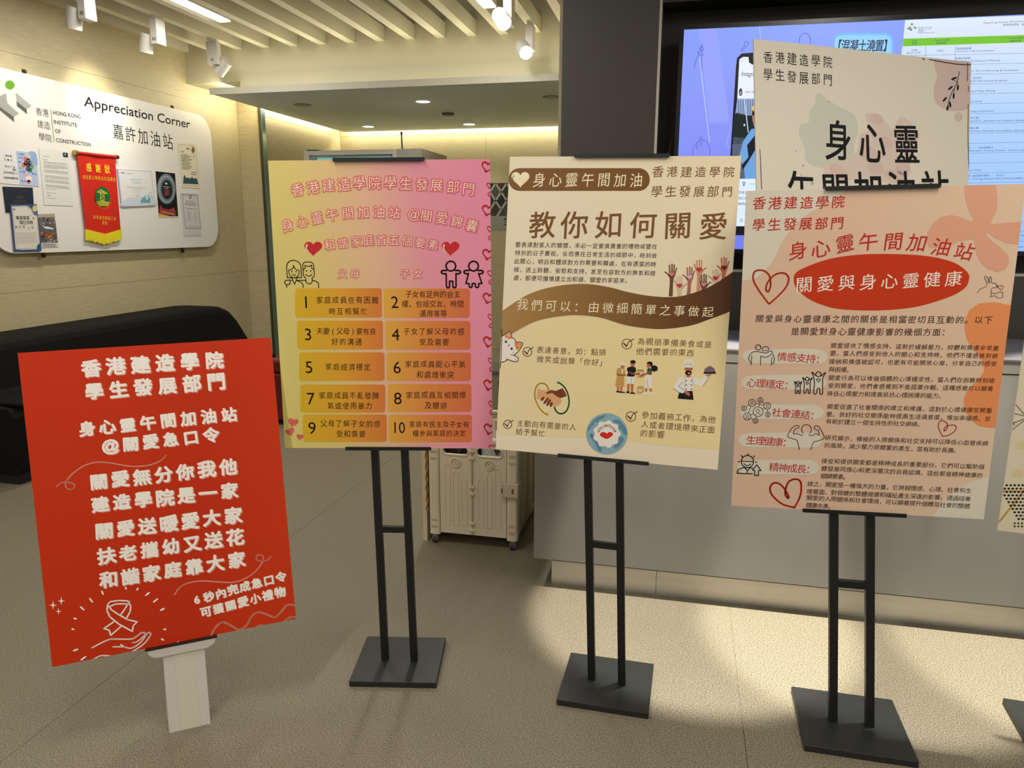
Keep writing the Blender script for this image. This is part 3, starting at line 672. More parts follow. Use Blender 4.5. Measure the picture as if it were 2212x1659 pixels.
for i, (tx, x0, y0, x1, y1) in enumerate((('要表達對家人的關懷，未必一定要買貴重的禮物或要在', 225, 795, 1350, 812), ('特別的日子慶祝，反而應在日常生活的細節中，時刻彼', 222, 862, 1347, 885), ('此關心，明白和體諒對方的需要和難處，在有適當的時', 215, 930, 1340, 957), ('候，送上聆聽、安慰和支持，甚至包容對方的脾氣和錯', 212, 1000, 1335, 1030), ('處，那便可慢慢建立出和諧、關愛的家庭來。', 210, 1068, 1130, 1092))):
    p.line(tx, x0, y0, x1, y1, 46, (62, 36, 20), 3, jit=1, hand=0.08)
p.line('我們可以：由微細簡單之事做起', 262, 1288, 1790, 1348, 98, CRM, 6, jit=1, hand=0.12, off=-0.004)
p.at(1060, 680, 3.8138); BR2 = (104, 68, 34)
for tx, x0, y0, x1, y1, sz in (('表達善意。如：點頭', 408, 288, 920, 310, 60), ('微笑或說聲「你好」', 408, 365, 925, 395, 60), ('為親朋準備美食或是', 1240, 218, 1790, 245, 64), ('他們需要的東西', 1230, 300, 1645, 314, 64), ('主動向有需要的人', 243, 893, 675, 925, 58), ('給予幫忙', 235, 962, 420, 977, 58), ('參加義務工作，為他', 1275, 825, 1822, 862, 64), ('人或者環境帶來正面', 1270, 902, 1815, 946, 64), ('的影響', 1262, 975, 1400, 985, 64)):
    p.line(tx, x0, y0, x1, y1, sz, BR2, 3, jit=1, hand=0.1, off=-0.004)
p.build('lettering', t)
for x, y, r in ((302, 305, 37), (1122, 240, 41), (140, 902, 34), (1155, 838, 40)):
    p.ring(x, y, r, 6, BR2, 3).stroke([(x-r*0.62, y-r*0.1), (x-r*0.05, y+r*0.5)], r*0.3, BR2, 3, sm=False).stroke([(x-r*0.05, y+r*0.5), (x+r*0.4, y-r*0.4), (x+r*1.35, y-r*1.0)], r*0.18, BR2, 3)
    p.build('tick_mark', t)
# cat sticker
p.at(1060, 700, 16.59); WH = (240, 232, 222)
cat = catmull(pts('410,440 500,370 610,300 705,270 735,320 755,400 760,480 830,520 890,590 930,655 1020,640 1130,670 1150,705 1110,800 1020,940 930,1040 840,1115 920,1160 985,1225 985,1290 940,1340 850,1340 750,1320 620,1275 500,1335 360,1380'), False, 4)
p.poly(cat+[(340, 1380), (360, 440)], WH, 4).stroke(cat, 24, (32, 10, 10), 6, sm=False).stroke('408,200 395,700 375,1200 345,1580', 22, (20, 10, 12), 6, sm=False)
p.poly('485,410 600,330 700,300 730,400 735,470 770,520 690,535 600,515 530,470', (226, 136, 56), 5).poly('560,400 680,350 690,450 620,450', (240, 186, 170), 6)
p.poly('860,600 930,680 1030,670 1120,690 1090,790 960,960 900,860 865,740', (226, 136, 56), 5).poly('955,745 1060,740 1000,830', (240, 186, 170), 6)
for x, y in ((550, 635), (755, 882)): p.ell(x, y, 42, 44, (20, 16, 18), 6).ell(x+18, y+6, 12, 14, (140, 136, 136), 7)
p.poly('640,715 690,745 660,775', (24, 16, 18), 6).stroke('590,760 625,790 650,765', 9, (24, 16, 18), 6).stroke('625,800 660,820', 9, (24, 16, 18), 6)
p.stroke('720,1095 840,1125', 20, (32, 10, 10), 6).stroke('555,1240 625,1275', 20, (32, 10, 10), 6).ell(895, 1255, 34, 40, (232, 190, 182), 6)
for x in (765, 805, 845): p.stroke([(x, 1060-(x-765)*0.7), (x+18, 1015-(x-765)*0.4)], 8, (70, 60, 60), 6)
p.build('cat_sticker', t)
# raised hands
p.at(1420, 520, 11.06)
HND = [(345, 800, (112, 74, 48), (224, 128, 122), -1, 1330, 560), (530, 1085, (214, 190, 154), (200, 50, 90), 1, 1330, 850), (770, 870, (168, 108, 88), (226, 190, 200), -1, 1330, 625), (1000, 700, (214, 148, 116), (198, 42, 44), 1, 1330, 460), (1110, 1045, (110, 74, 72), (222, 148, 128), 1, 1200, 800), (1390, 905, (218, 186, 164), (200, 44, 48), -1, 1060, 690), (1590, 655, (206, 110, 78), (112, 18, 34), -1, 950, 400)]
for x, y, c, hc, sg, yb, yt in HND:
    W_ = []
    p.poly([(x-70, y-60), (x+75, y-60), (x+80, y+20), (x+45, y+110), (x+40-sg*-10, y+240), (x+20, yb), (x-75, yb), (x-50, y+240), (x-50, y+110), (x-75, y+20)], c, 2)
    for dx, top, lean in ((-48, yt+25, -10), (5, yt, 0), (50, yt+20, 8)): p.stroke([(x+dx, y-40), (x+dx+lean, top)], 32, c, 2, sm=False)
    p.stroke([(x-sg*72, y), (x-sg*92, y-70), (x-sg*118+(0), yt+95)], 24, c, 2)
    p.stroke([(x+sg*55, y+60), (x+sg*105, y-10), (x+sg*165, y-55)], 26, c, 2)
    p.heart(x, y+2, 128, 112, hc, 3); p.build('raised_hand', t)
# globe badge
p.at(1060, 680, 3.8138); BLU, DBL = (140, 176, 190), (98, 140, 162)
p.ell(957, 980, 171, 170, BLU, 3, n=40)
for q in ('795,960 830,890 880,845 950,825 930,850 900,865 880,885 850,880 850,905 830,920 820,945', '1010,870 1050,865 1090,900 1120,950 1125,985 1095,985 1080,950 1050,930 1060,905 1015,885', '830,985 860,1010 895,1060 915,1100 910,1130 880,1110 860,1060 830,1020', '1050,1000 1095,1020 1080,1060 1040,1100 1018,1095 1025,1060', '812,1000 830,1010 835,1000 845,985 825,975'): p.poly(q, DBL, 4, True)
p.poly([(957+(108+8*math.cos(9*th))*math.cos(th), 982+(108+8*math.cos(9*th))*math.sin(th)) for th in [2*math.pi*i/72 for i in range(72)]], (240, 232, 220), 5)
for i, ch in enumerate('VOLUNTEER'):
    an = math.radians(-160+140*i/8); q = (957+72*math.cos(an), 985+74*math.sin(an)*0.98)
    u, v_ = p.m(q); p.g(ch, u, v_, 30*p.k(q)[1], an+math.pi/2, (30, 30, 40), 6, 0.02)
p.poly('955,1022 905,998 903,978 922,966 945,970 957,978 975,966 1000,970 1006,985 998,1000', (214, 40, 32), 6, True); p.build('globe_badge', t)
# handshake
p.at(1060, 780, 9.2167); YR, GRN, SK, BRS = (214, 164, 30), (26, 108, 40), (226, 170, 118), (122, 62, 34)
p.stroke('1155,580 1125,500 1080,455 1020,440 950,460 900,530 878,640 885,740 930,860 990,960 1060,1030 1130,1068', 26, YR, 3)
p.stroke('1120,1030 1152,1050', 12, YR, 3).stroke('1100,1060 1128,1085', 12, YR, 3)
p.stroke('1268,920 1300,990 1350,1035 1410,1048 1480,1020 1530,950 1560,840 1548,700 1500,570 1430,480 1350,425', 30, GRN, 3).stroke('1360,430 1335,400', 12, GRN, 3).stroke('1350,440 1310,435', 12, GRN, 3)
p.poly('935,540 1000,575 1100,580 1220,555 1300,620 1380,740 1415,790 1400,825 1370,850 1340,880 1300,905 1260,915 1230,880 1180,800 1060,740 990,760 915,745', SK, 4)
p.poly('1100,630 1160,590 1220,582 1300,592 1430,540 1480,610 1512,695 1380,738 1300,690 1220,632 1150,655 1108,650', BRS, 5)
for x, y, l, rt in ((1035, 750, 50, -50), (1105, 790, 80, -50), (1155, 825, 78, -60), (1205, 862, 52, -70)): p.ell(x, y, l, 26, BRS, 6, rt)
for a_, b_ in (((1275, 740), (1380, 800)), ((1265, 790), (1350, 850)), ((1260, 850), (1310, 885))): p.stroke([a_, b_], 7, (240, 196, 146), 6)
p.build('handshake_picture', t)
# group of people and chef
p.at(1300, 760, 7.373); OR, TAN, WHI, BLK = (200, 112, 70), (198, 156, 88), (236, 230, 220), (22, 18, 22)
p.ell(332, 195, 46, 34, WHI, 4).ell(332, 225, 30, 46, OR, 5).ell(330, 195, 40, 22, WHI, 6)
p.poly('262,258 300,250 345,262 372,290 368,370 355,380 358,560 215,548 240,380 232,330 240,280', TAN, 4).poly('312,275 340,272 335,350 322,352', WHI, 5).stroke('245,355 300,372 378,368', 22, OR, 5)
p.poly('240,555 275,558 278,630 242,625', OR, 3).poly('290,560 328,560 325,632 296,630', OR, 3).poly('232,620 372,640 368,655 232,645', BLK, 5)
p.ell(497, 160, 44, 28, BLK, 6).ell(492, 200, 32, 42, OR, 5).rect(478, 225, 505, 250, OR, 4)
p.poly('405,260 440,240 510,238 542,265 540,320 518,330 515,390 405,385 418,330 402,290', BLK, 5, True).poly('408,388 515,392 520,510 400,508', WHI, 4).stroke('478,420 455,505', 4, (60, 60, 70), 6)
p.poly('402,510 445,510 438,630 405,630', OR, 3).poly('460,512 508,514 500,640 462,640', OR, 3).poly('385,655 400,625 440,632 440,662', BLK, 5).poly('450,655 480,638 540,658 540,668 450,668', BLK, 5)
p.stroke('450,330 500,348 600,352', 24, OR, 6)
p.rect(560, 290, 672, 408, (206, 170, 108), 4).poly('570,282 665,282 672,300 560,300', (176, 138, 80), 5).heart(620, 345, 44, 36, WHI, 5)
p.ell(765, 195, 46, 42, BLK, 4).ell(745, 215, 30, 42, OR, 5).poly('715,170 760,155 810,180 808,230 790,230 770,205 720,185', BLK, 6).ell(838, 265, 54, 50, BLK, 4).poly('785,220 830,230 830,300 800,290', BLK, 4).rect(740, 245, 768, 268, OR, 4)
p.poly('735,262 795,268 800,300 790,365 720,355 715,290', (36, 82, 50), 5).heart(718, 305, 22, 20, WHI, 6).stroke('770,318 700,352 612,388', 24, OR, 6)
p.poly('705,362 780,368 800,450 800,580 700,580 690,450', WHI, 4).stroke('722,420 725,490 736,565', 4, (60, 60, 70), 6).poly('685,583 728,583 720,635 688,632', OR, 3).poly('755,585 795,585 802,632 765,630', OR, 3).poly('630,665 690,640 720,640 725,672 805,645 805,682 640,680', WHI, 5).rect(560, 565, 668, 670, (206, 170, 108), 3).poly('575,552 655,552 668,570 560,570', (176, 138, 80), 4).heart(612, 618, 52, 44, WHI, 5)
p.build('people_picture', t)
p.poly('1310,205 1305,160 1335,135 1390,125 1440,140 1460,175 1450,205 1445,250 1318,250', WHI, 4, True).stroke('1318,210 1380,195 1448,222', 4, BLK, 6).stroke('1352,178 1356,198', 4, BLK, 6).stroke('1418,172 1412,198', 4, BLK, 6)
p.rect(1322, 250, 1442, 285, BLK, 4).poly('1332,258 1432,258 1430,340 1400,370 1360,370 1335,330', OR, 5).ell(1378, 335, 52, 38, BLK, 6).ell(1388, 340, 20, 9, WHI, 7).poly('1345,365 1412,365 1415,400 1380,410 1342,400', OR, 5).ell(1365, 285, 5, 5, BLK, 7).ell(1412, 285, 5, 5, BLK, 7)
p.poly('1300,385 1240,410 1190,470 1135,575 1230,645 1310,662 1440,620 1460,500 1560,550 1612,550 1705,400 1650,365 1600,430 1560,445 1450,395', WHI, 4)
p.stroke('1312,380 1328,480 1318,590', 4, BLK, 6).stroke('1425,385 1450,440 1455,500', 4, BLK, 6).stroke('1130,575 1230,650 1300,662 1330,620 1225,550 1285,478', 5, BLK, 6, sm=False).stroke('1655,368 1705,402 1612,548', 5, BLK, 6, sm=False)
for x in (1345, 1427):
    for y in (458, 527, 597): p.ell(x, y, 10, 10, BLK, 6)
p.poly('1228,655 1300,665 1335,622 1445,625 1460,765 1210,745', BLK, 5).poly('1325,635 1350,625 1395,650 1405,690 1385,705 1320,660', OR, 7).poly('1655,362 1740,352 1735,375 1705,385', OR, 5)
p.poly('1628,320 1640,270 1690,235 1740,232 1790,262 1812,320 1812,350 1622,345', (120, 104, 112), 5).rect(1622, 322, 1814, 348, (40, 16, 20), 6).ell(1723, 229, 8, 8, (60, 50, 54), 6)
p.build('chef_picture', t)

# ---------- peach poster
gradm('peach_ground', [(0.0, (230, 194, 166)), (0.45, (230, 198, 170)), (1.0, (236, 212, 180))], 0.75, -0.25, blotch=0.15)
t = board_thing('poster_board', 'peach poster with a large red oval and flower shapes', SPe, MATS['peach_ground'])
p = Print(SPe, (1560, 380, 3.3926)); OFF = (228, 220, 200); RDK = (196, 42, 28)
p.poly('100,60 925,60 925,95 800,190 640,270 520,370 440,480 380,610 310,700 240,755 130,775 60,775', OFF, 1, False); p.build('pale_shape', t)
p.at(1560, 720, 3.3926).poly('1540,1420 1550,1337 1620,1220 1750,1125 1850,1080 2010,1035 2010,1420', OFF, 1); p.build('pale_shape', t)
p.poly([(2160, -190), (2120, -204), (2000, -229), (1880, -219), (1810, -169), (1775, -93), (1780, -3), (1800, 60), (1850, 130), (1905, 200), (1922, 270), (1880, 340), (1800, 410), (1770, 480), (1775, 560), (1820, 630), (1880, 680), (1960, 692), (2080, 690), (2160, 400)], (238, 150, 92), 1, False); p.build('orange_shape', t)
p.at(1860, 380, 4.1477).poly('930,20 925,110 935,200 960,300 1005,380 1012,400 985,410 880,365 800,350 710,370 640,430 595,510 590,590 610,640 680,640 800,620 900,580 1000,565 1020,600 1030,680 1060,760 1130,830 1220,860 1290,840 1325,780 1320,720 1260,650 1180,590 1115,520 1130,508 1200,555 1300,600 1450,620 1500,610 1500,405 1440,410 1300,420 1170,432 1165,410 1210,320 1225,230 1215,130 1190,20', (228, 168, 138), 2, False); p.build('flower_shape', t)
p.at(1560, 380, 3.3926).poly('525,765 540,710 620,665 760,615 900,588 1050,574 1250,572 1450,582 1600,605 1720,645 1800,710 1808,760 1780,820 1680,880 1500,940 1350,970 1150,985 950,982 800,965 650,910 550,830', (204, 58, 20), 2, True)
p.line('關愛與身心靈健康', 600, 795, 1695, 752, 126, (250, 238, 222), 4, hand=0.1, jit=0.5, off=0.004); p.build('red_oval', t)
p.line('香港建造學院', 272, 200, 850, 190, 100, RDK, 4, hand=0.12, jit=0.5, off=0.006).line('學生發展部門', 268, 358, 843, 345, 98, RDK, 4, hand=0.12, jit=0.5, off=0.006)
p.line('身心靈午間加油站', 0, 0, 0, 0, 142, RDK, 4, hand=0.14, jit=0.5, off=0.004, P=pts('555,548 722,532 900,495 1072,480 1255,478 1430,490 1608,518 1775,552'))
DB = (64, 26, 18)
p.line('關愛與身心靈健康之間的關係是相當密切且互動的。以下', 275, 1045, 1950, 1055, 62, DB, 4, hand=0.1, jit=0.8).line('是關愛對身心靈健康影響的幾個方面：', 535, 1138, 1640, 1145, 62, DB, 4, hand=0.1, jit=0.8)
p.at(1560, 720, 3.3926)
for tx, x0, y0, x1, y1 in (('關愛提供了情感支持，這對於緩解壓力、抑鬱和焦慮非常重', 818, 88, 2005, 108), ('要。當人們感受到他人的關心和支持時，他們不僅感覺到被', 812, 145, 1998, 165), ('接納和價值被認可，也更有可能開放心扉，分享自己的感受', 805, 205, 1990, 222), ('與困擾。', 803, 262, 935, 268),
        ('關愛行為可以增強個體的心理穩定性。當人們在困難時刻接', 800, 325, 1975, 345), ('受到關愛，他們會感覺到不是孤軍作戰，這種感覺可以顯著', 797, 382, 1965, 405), ('降低心理壓力和提高抵抗心理困擾的能力。', 790, 440, 1610, 458),
        ('關愛促進了社會關係的建立和維護，這對於心理健康至關重', 790, 535, 1955, 565), ('要。良好的社交關係能夠提高生活滿意度，增加幸福感，並', 785, 592, 1945, 625), ('有助於建立一個支持性的社交網絡。', 782, 645, 1455, 665),
        ('研究顯示，積極的人際關係和社交支持可以降低心血管疾病', 775, 765, 1928, 805), ('的風險，減少壓力荷爾蒙的產生，並有助於長壽。', 770, 820, 1720, 858),
        ('接受和提供關愛都是精神成長的重要部分。它們可以幫助個', 750, 935, 1900, 978), ('體發展同理心和更深層次的自我認識，這些都是精神健康的', 748, 990, 1888, 1040), ('關鍵要素。', 745, 1045, 910, 1052),
        ('總之，關愛是一種強大的力量，它跨越情感、心理、社會和生', 645, 1102, 1805, 1152), ('理層面，對個體的整體健康和福祉產生深遠的影響。通過培養', 640, 1158, 1800, 1212), ('關愛的人際關係和社會環境，可以顯著提升個體及社會的整體', 640, 1205, 1795, 1265), ('健康水準。', 635, 1258, 800, 1268)):
    p.line(tx, x0, y0, x1, y1, 43, DB, 4, hand=0.1, jit=0.9)
p.build('lettering', t)
for i, (tx, x0, y0, x1, y1, bx) in enumerate((('情感支持：', 438, 170, 722, 190, (150, 770, 168)), ('心理穩定：', 215, 362, 490, 380, (140, 762, 358)), ('社會連結：', 400, 580, 680, 602, (130, 745, 575)), ('生理健康：', 212, 782, 478, 800, (120, 730, 782)), ('精神成長：', 380, 980, 650, 998, (112, 712, 980)))):
    a, b_, y = bx
    p.poly([(a, y), (a+20, y-35), (a+80, y-50), (a+250, y-52), (b_-150, y-55), (b_-50, y-46), (b_-5, y-15), (b_, y+12), (b_-20, y+40), (b_-80, y+56), (a+300, y+54), (a+80, y+52), (a+20, y+36)], OFF, 2, True)
    p.line(tx, x0, y0, x1, y1, 72, (198, 36, 32), 4, hand=0.1, jit=0.5, off=0.004); p.build('label_shape', t)
p.at(1560, 380, 3.3926).stroke('340,935 270,840 228,760 240,700 300,693 345,730 355,800 338,848 320,825 340,770 390,722 455,712 487,750 470,810 420,870 345,938', 12, (204, 52, 26), 4); p.build('heart_outline', t)
p.at(1560, 720, 3.3926).stroke('525,1275 440,1250 370,1190 350,1140 370,1100 410,1098 450,1130 485,1190 482,1208 464,1182 465,1140 490,1085 540,1068 575,1090 578,1160 560,1220 528,1278', 12, (190, 34, 16), 4); p.build('heart_outline', t)
p.stroke('1615,755 1585,690 1590,650 1620,640 1650,665 1645,700 1627,715 1632,690 1660,675 1700,672 1715,690 1700,720 1660,745 1618,755', 6, (190, 44, 40), 4); p.build('heart_outline', t)
p.at(1560, 730, 4.3667); K2 = (26, 20, 34)
p.ring(340, 89, 25, 7, K2, 5).stroke('378,110 385,90 413,80 435,92 438,112', 6, K2, 5).stroke('375,118 435,120', 6, K2, 5)
p.stroke('272,235 250,205 258,165 285,135 330,128 385,138 420,140 455,122 470,128 470,145 435,175 405,182 370,172 362,180 362,255', 6, K2, 5).stroke('280,165 273,255', 6, K2, 5).stroke('478,150 492,195 485,235 475,242', 6, K2, 5).stroke('468,185 463,255', 6, K2, 5); p.build('friends_icon', t)
for x, y, q in ((715, 470, 0.55), (802, 450, 0.72), (908, 430, 1.0)):
    p.ring(x, y-88*q, 24*q, 8, K2, 5)
    p.stroke([(x-25*q, y-75*q), (x-60*q, y-108*q), (x-45*q, y-60*q), (x-38*q, y+0), (x-45*q, y+90*q), (x-20*q, y+92*q), (x-10*q, y+48*q), (x+10*q, y+48*q), (x+15*q, y+95*q), (x+38*q, y+92*q), (x+38*q, y), (x+42*q, y-55*q), (x+66*q, y-105*q), (x+25*q, y-72*q)], 8, K2, 5).heart(x, y-30*q, 36*q, 32*q, K2, 5, stroke=6)
p.build('family_icon', t)
NET = [(338, 695, 46), (282, 612, 34), (360, 585, 24), (425, 640, 33), (430, 722, 23), (315, 780, 24), (236, 740, 34), (206, 664, 23)]
for i, j in ((0, 2), (1, 3), (2, 3), (3, 4), (1, 6), (1, 7), (6, 0), (6, 5), (0, 5), (0, 3)):
    a, b_ = NET[i], NET[j]; L = math.hypot(a[0]-b_[0], a[1]-b_[1]); p.stroke([(a[0]+(b_[0]-a[0])*a[2]/L, a[1]+(b_[1]-a[1])*a[2]/L), (b_[0]+(a[0]-b_[0])*b_[2]/L, b_[1]+(a[1]-b_[1])*b_[2]/L)], 4, K2, 5, sm=False)
for x, y, r in NET: p.ring(x, y, r, 5, K2, 5).ring(x, y-r*0.15, r*0.32, 4, K2, 5, ry=r*0.4, n=10).stroke([(x-r*0.65, y+r*0.7), (x-r*0.2, y+r*0.4)], 4, K2, 5).stroke([(x+r*0.65, y+r*0.7), (x+r*0.2, y+r*0.4)], 4, K2, 5)
p.build('network_icon', t)
p.stroke([(795+46*math.cos(math.radians(a)), 862+46*math.sin(math.radians(a))) for a in range(130, 412, 14)], 6, K2, 5)
p.stroke('728,1052 712,985 700,962 650,945 618,925 650,860 685,830 718,825 722,842 705,852 685,862 672,905 705,900 735,915 758,914', 6, K2, 5).stroke('835,1055 862,985 905,970 962,940 930,865 910,835 880,828 868,845 880,860 905,870 912,915 880,905 850,920 818,914', 6, K2, 5); p.build('strong_arms_icon', t)
p.ring(238, 1165, 58, 9, K2, 5).stroke('182,1162 296,1165', 8, K2, 5).stroke('205,1185 235,1205 270,1188', 8, K2, 5).stroke('142,1275 150,1245 180,1228 215,1225 238,1250 260,1228 285,1225', 9, K2, 5).stroke('140,1276 285,1280', 9, K2, 5).stroke('236,1250 236,1275', 8, K2, 5)
for a_, b_ in (((243, 1092), (243, 1104)), ((180, 1108), (190, 1120)), ((305, 1112), (295, 1124)), ((152, 1165), (165, 1166)), ((315, 1170), (328, 1171))): p.stroke([a_, b_], 9, K2, 5, sm=False)
p.stroke('305,1295 308,1248 285,1246 327,1196 366,1250 342,1250 342,1297 305,1295', 9, K2, 5, sm=False); p.build('growth_icon', t)
p.at(1860, 380, 4.1477); GY = (120, 100, 84)
p.stroke('1040,1048 1070,1012 1118,990 1128,960 1110,920 1108,902 1125,900 1140,925 1142,950 1150,955 1150,915 1160,903 1170,930 1168,955 1200,962 1218,980 1218,1000 1170,1008 1165,1080', 5, GY, 5).ell(1216, 986, 6, 7, (70, 56, 48), 5).stroke('1165,1045 1200,1055 1222,1045 1268,1040 1270,1088 1222,1092 1200,1072 1155,1082', 5, GY, 5, sm=False).heart(1252, 1002, 46, 44, (190, 90, 78), 5, stroke=5); p.build('rabbit_sketch', t)

# ---------- large cream board behind, leaning between counter and television
P1, P2 = hit(1627.6, 83.7, 'Y', 2.66), hit(2097.5, 134, 'Y', 2.93)
P3 = hit(1641, 744, 'Z', 0.929)
a_ = (P2-P1).normalized(); b_ = (P3-P1); b_ = (b_-a_*b_.dot(a_)*0.0).normalized()
class Skew(Sheet):
    def __init__(s, O, a, b, w_, h_):
        s.O = V(O); s.a = a; s.b = b; s.w = w_; s.h = h_; s.n = b.cross(a).normalized(); s.ab = a.dot(b)
    def uv(s, px, py):
        d = ray(px, py); t = (s.O-EYE).dot(s.n)/d.dot(s.n); q = EYE+d*t-s.O
        qa, qb = q.dot(s.a), q.dot(s.b); D = 1-s.ab**2
        return ((qa-s.ab*qb)/D, (qb-s.ab*qa)/D)
SW = Skew(P1, a_, b_, (P2-P1).length, 0.934)
gradm('ivory_ground', [(0.0, (250, 240, 220)), (1.0, (248, 240, 220))], 0.8, 0.2, blotch=0.3)
t = board_thing('poster_board', 'large ivory poster with watercolour blots leaning on the counter before the television', SW, MATS['ivory_ground'])
p = Print(SW, (1400, 0, 2.7241)); K3 = (22, 20, 22)
p.poly('985,560 1010,550 1060,590 1130,630 1190,660 1225,700 1235,770 1215,850 1205,920 1150,970 1090,990 1000,985 930,950 920,870 890,800 895,735 945,715 950,650 985,610', (228, 226, 208), 1, True)
p.build('blue_blot', t)
p.at(1400, 0, 2.7241)
p.poly('1280,680 1330,665 1370,690 1400,720 1440,760 1480,690 1520,700 1600,790 1560,860 1540,950 1545,1020 1500,1060 1440,1080 1350,1060 1260,1040 1180,1060 1060,1040 1040,980 1150,940 1230,890 1240,800 1300,760', (240, 222, 206), 2, True)
for x, y, rx, ry in ((1345, 700, 42, 30), (1290, 900, 60, 44), (1340, 990, 50, 40), (1500, 985, 42, 46), (1450, 1030, 60, 30), (1120, 1010, 60, 40), (1400, 840, 44, 34)): p.ell(x, y, rx, ry, (236, 208, 196), 3, rot=x % 60)
p.build('pink_blot', t)
p.poly('1695,340 1780,352 1898,360 1898,560 1880,640 1800,655 1740,640 1690,600 1680,520 1700,450 1685,390', (234, 208, 198), 1, True).ell(1826, 688, 26, 28, (230, 216, 196), 1)
for x, y, r in ((965, 1080, 10), (912, 975, 8), (870, 890, 5), (1065, 600, 5), (900, 1030, 5)): p.ell(x, y, r, r, (196, 202, 192), 1)
p.build('watercolour_blots', t)
p.line('香港建造學院', 705, 335, 1057, 364, 72, K3, 4, hand=0.0, jit=1, sx=0.85).line('學生發展部門', 705, 437, 1057, 470, 72, K3, 4, jit=1, sx=0.85)
p.line('身心靈', 0, 0, 0, 0, 235, K3, 4, off=0.014, jit=0.4, sx=0.72, P=[(1118, 825), (1318, 845), (1520, 845)])
p.line('午間加油站', 0, 0, 0, 0, 235, K3, 4, off=0.014, jit=0.4, sx=0.78, P=[(905, 1125), (1105, 1130), (1300, 1128), (1495, 1125), (1690, 1122)])
p.build('lettering', t)
p.stroke('1832,422 1815,490 1790,540 1770,590 1762,640', 4, K3, 4)
for x, y, r in ((1800, 462, 160), (1822, 515, 95), (1778, 518, 140), (1798, 565, 95), (1745, 585, 130), (1762, 635, 100), (1777, 615, 80)): p.ell(x, y, 18, 6, K3, 4, r)
p.stroke('1812,480 1782,466', 3, K3, 4).stroke('1818,470 1823,505', 3, K3, 4).stroke('1802,515 1798,560', 3, K3, 4)
p.stroke('1655,350 1740,366 1820,378 1898,382', 5, K3, 4).stroke('1615,344 1625,351', 6, K3, 4).stroke('1880,368 1878,475', 4, K3, 4).stroke('1884,508 1885,538', 4, K3, 4).stroke('1884,615 1882,800 1887,993', 4, K3, 4).stroke('658,880 668,1115', 4, K3, 4).stroke('668,1150 690,1700', 4, K3, 4)
p.build('ink_branch', t)

# ---------- board at the far right edge and its stand
O5 = hit(2155.4, 1145.7, 'Y', 2.02)
yw = math.radians(-7); a5 = V((math.cos(yw), math.sin(yw), 0)); lean = math.radians(2.2)
up5 = V((0.012, math.sin(lean), math.cos(lean))).normalized(); a5 = (a5-up5*a5.dot(up5)).normalized()
S5 = Sheet(O5+up5*0.8, a5, -up5, 0.6, 0.8)
t = board_thing('poster_board', 'cream poster with black dots and gold lines cut off by the right edge', S5, mat('ink_dotted_ground', (228, 218, 188), 0.5))
p = Print(S5, (2050, 700, 3.0165)); GD = (196, 148, 62)
p.stroke('355,1087 700,1092', 9, GD, 2, sm=False).stroke('322,1295 470,1110 640,860', 11, GD, 2, sm=False)
for i in range(14):
    for j in range(12):
        x, y = 350+26*i+(13 if j % 2 else 0), 1050+22*j
        if y < 1280 and x > 345+max(0, (y-1090))*0.55: p.ell(x, y, 9, 7, K3, 3, n=8)
for i in range(10):
    for j in range(2): p.ell(428+24*i, 1298+20*j, 7, 6, K3, 3, n=8)
for x, y in ((475, 788), (445, 975)): p.ell(x, y, 38, 28, (226, 208, 160), 1)
for q in ('435,525 500,600', '428,583 500,600', '418,645 500,615', '412,688 500,620', '420,640 425,660'): p.stroke(q, 4, K3, 3, sm=False)
p.build('pattern', t)
c5 = fl(2155.4, 1509.5); c5 = (c5[0]+0.135, c5[1]-0.122)
Q = S5.p(0.3, 0.8, -0.02)
stand('black stand cut off by the right edge of the photo', S5, c5, math.radians(-4), (Q.x-0.0435, c5[1]+0.03), (Q.x+0.0435, c5[1]+0.025), 0.65)

# ---------- red poster on its cardboard foot
gradm('red_ground', [(0.0, (206, 52, 8)), (0.5, (202, 49, 8)), (1.0, (214, 60, 16))], 0.9, -0.2, blotch=0.2, rough=0.42)
t = board_thing('poster_board', 'bright red poster with bold white lettering on a white cardboard foot', SR, MATS['red_ground'])
p = Print(SR, (0, 560, 3.0722)); CW = (255, 248, 238); PK = (236, 150, 128)
BOLD = [(0.036, PK, 2, 0.055, 0.065, 1), (0.036, PK, 2, 0.028, 0.034, 1), (0.042, CW, 4, 0, 0, 1)]
for tx, x0, y0, x1, y1, sz in (('香港建造學院', 605, 722, 1422, 668, 122), ('學生發展部門', 625, 875, 1435, 812, 122), ('身心靈午間加油站', 578, 1125, 1520, 1030, 104), ('@關愛急口令', 733, 1238, 1400, 1168, 104), ('關愛無分你我他', 655, 1475, 1515, 1378, 116), ('建造學院是一家', 665, 1625, 1522, 1535, 116)):
    p.line(tx, x0, y0, x1, y1, sz, CW, passes=BOLD, jit=0.8)
p.at(0, 1100, 2.968)
for tx, x0, y0, x1, y1, sz in (('關愛送暖愛大家', 668, 140, 1495, 38, 112), ('扶老攜幼又送花', 683, 298, 1507, 178, 112), ('和諧家庭靠大家', 698, 450, 1517, 325, 112), ('6秒內完成急口令', 1262, 580, 1800, 432, 70), ('可獲關愛小禮物', 1320, 657, 1795, 530, 70)):
    p.line(tx, x0, y0, x1, y1, sz, CW, passes=BOLD, jit=0.8)
p.build('lettering', t)
PK2 = (240, 160, 138)
p.at(0, 560, 3.0722).stroke('375,1508 400,1488 440,1478 485,1490 495,1510 470,1528 440,1515 438,1480 470,1435 540,1380 620,1350 700,1348 790,1362 880,1375 980,1368 1060,1340 1100,1303', 9, PK2, 3)
p.at(0, 1100, 2.968).stroke('1118,548 1150,505 1200,475 1290,460 1400,466 1500,468 1580,440 1640,395 1680,345 1688,310 1670,292 1645,300 1648,325 1680,333 1715,325 1738,303', 9, PK2, 3)
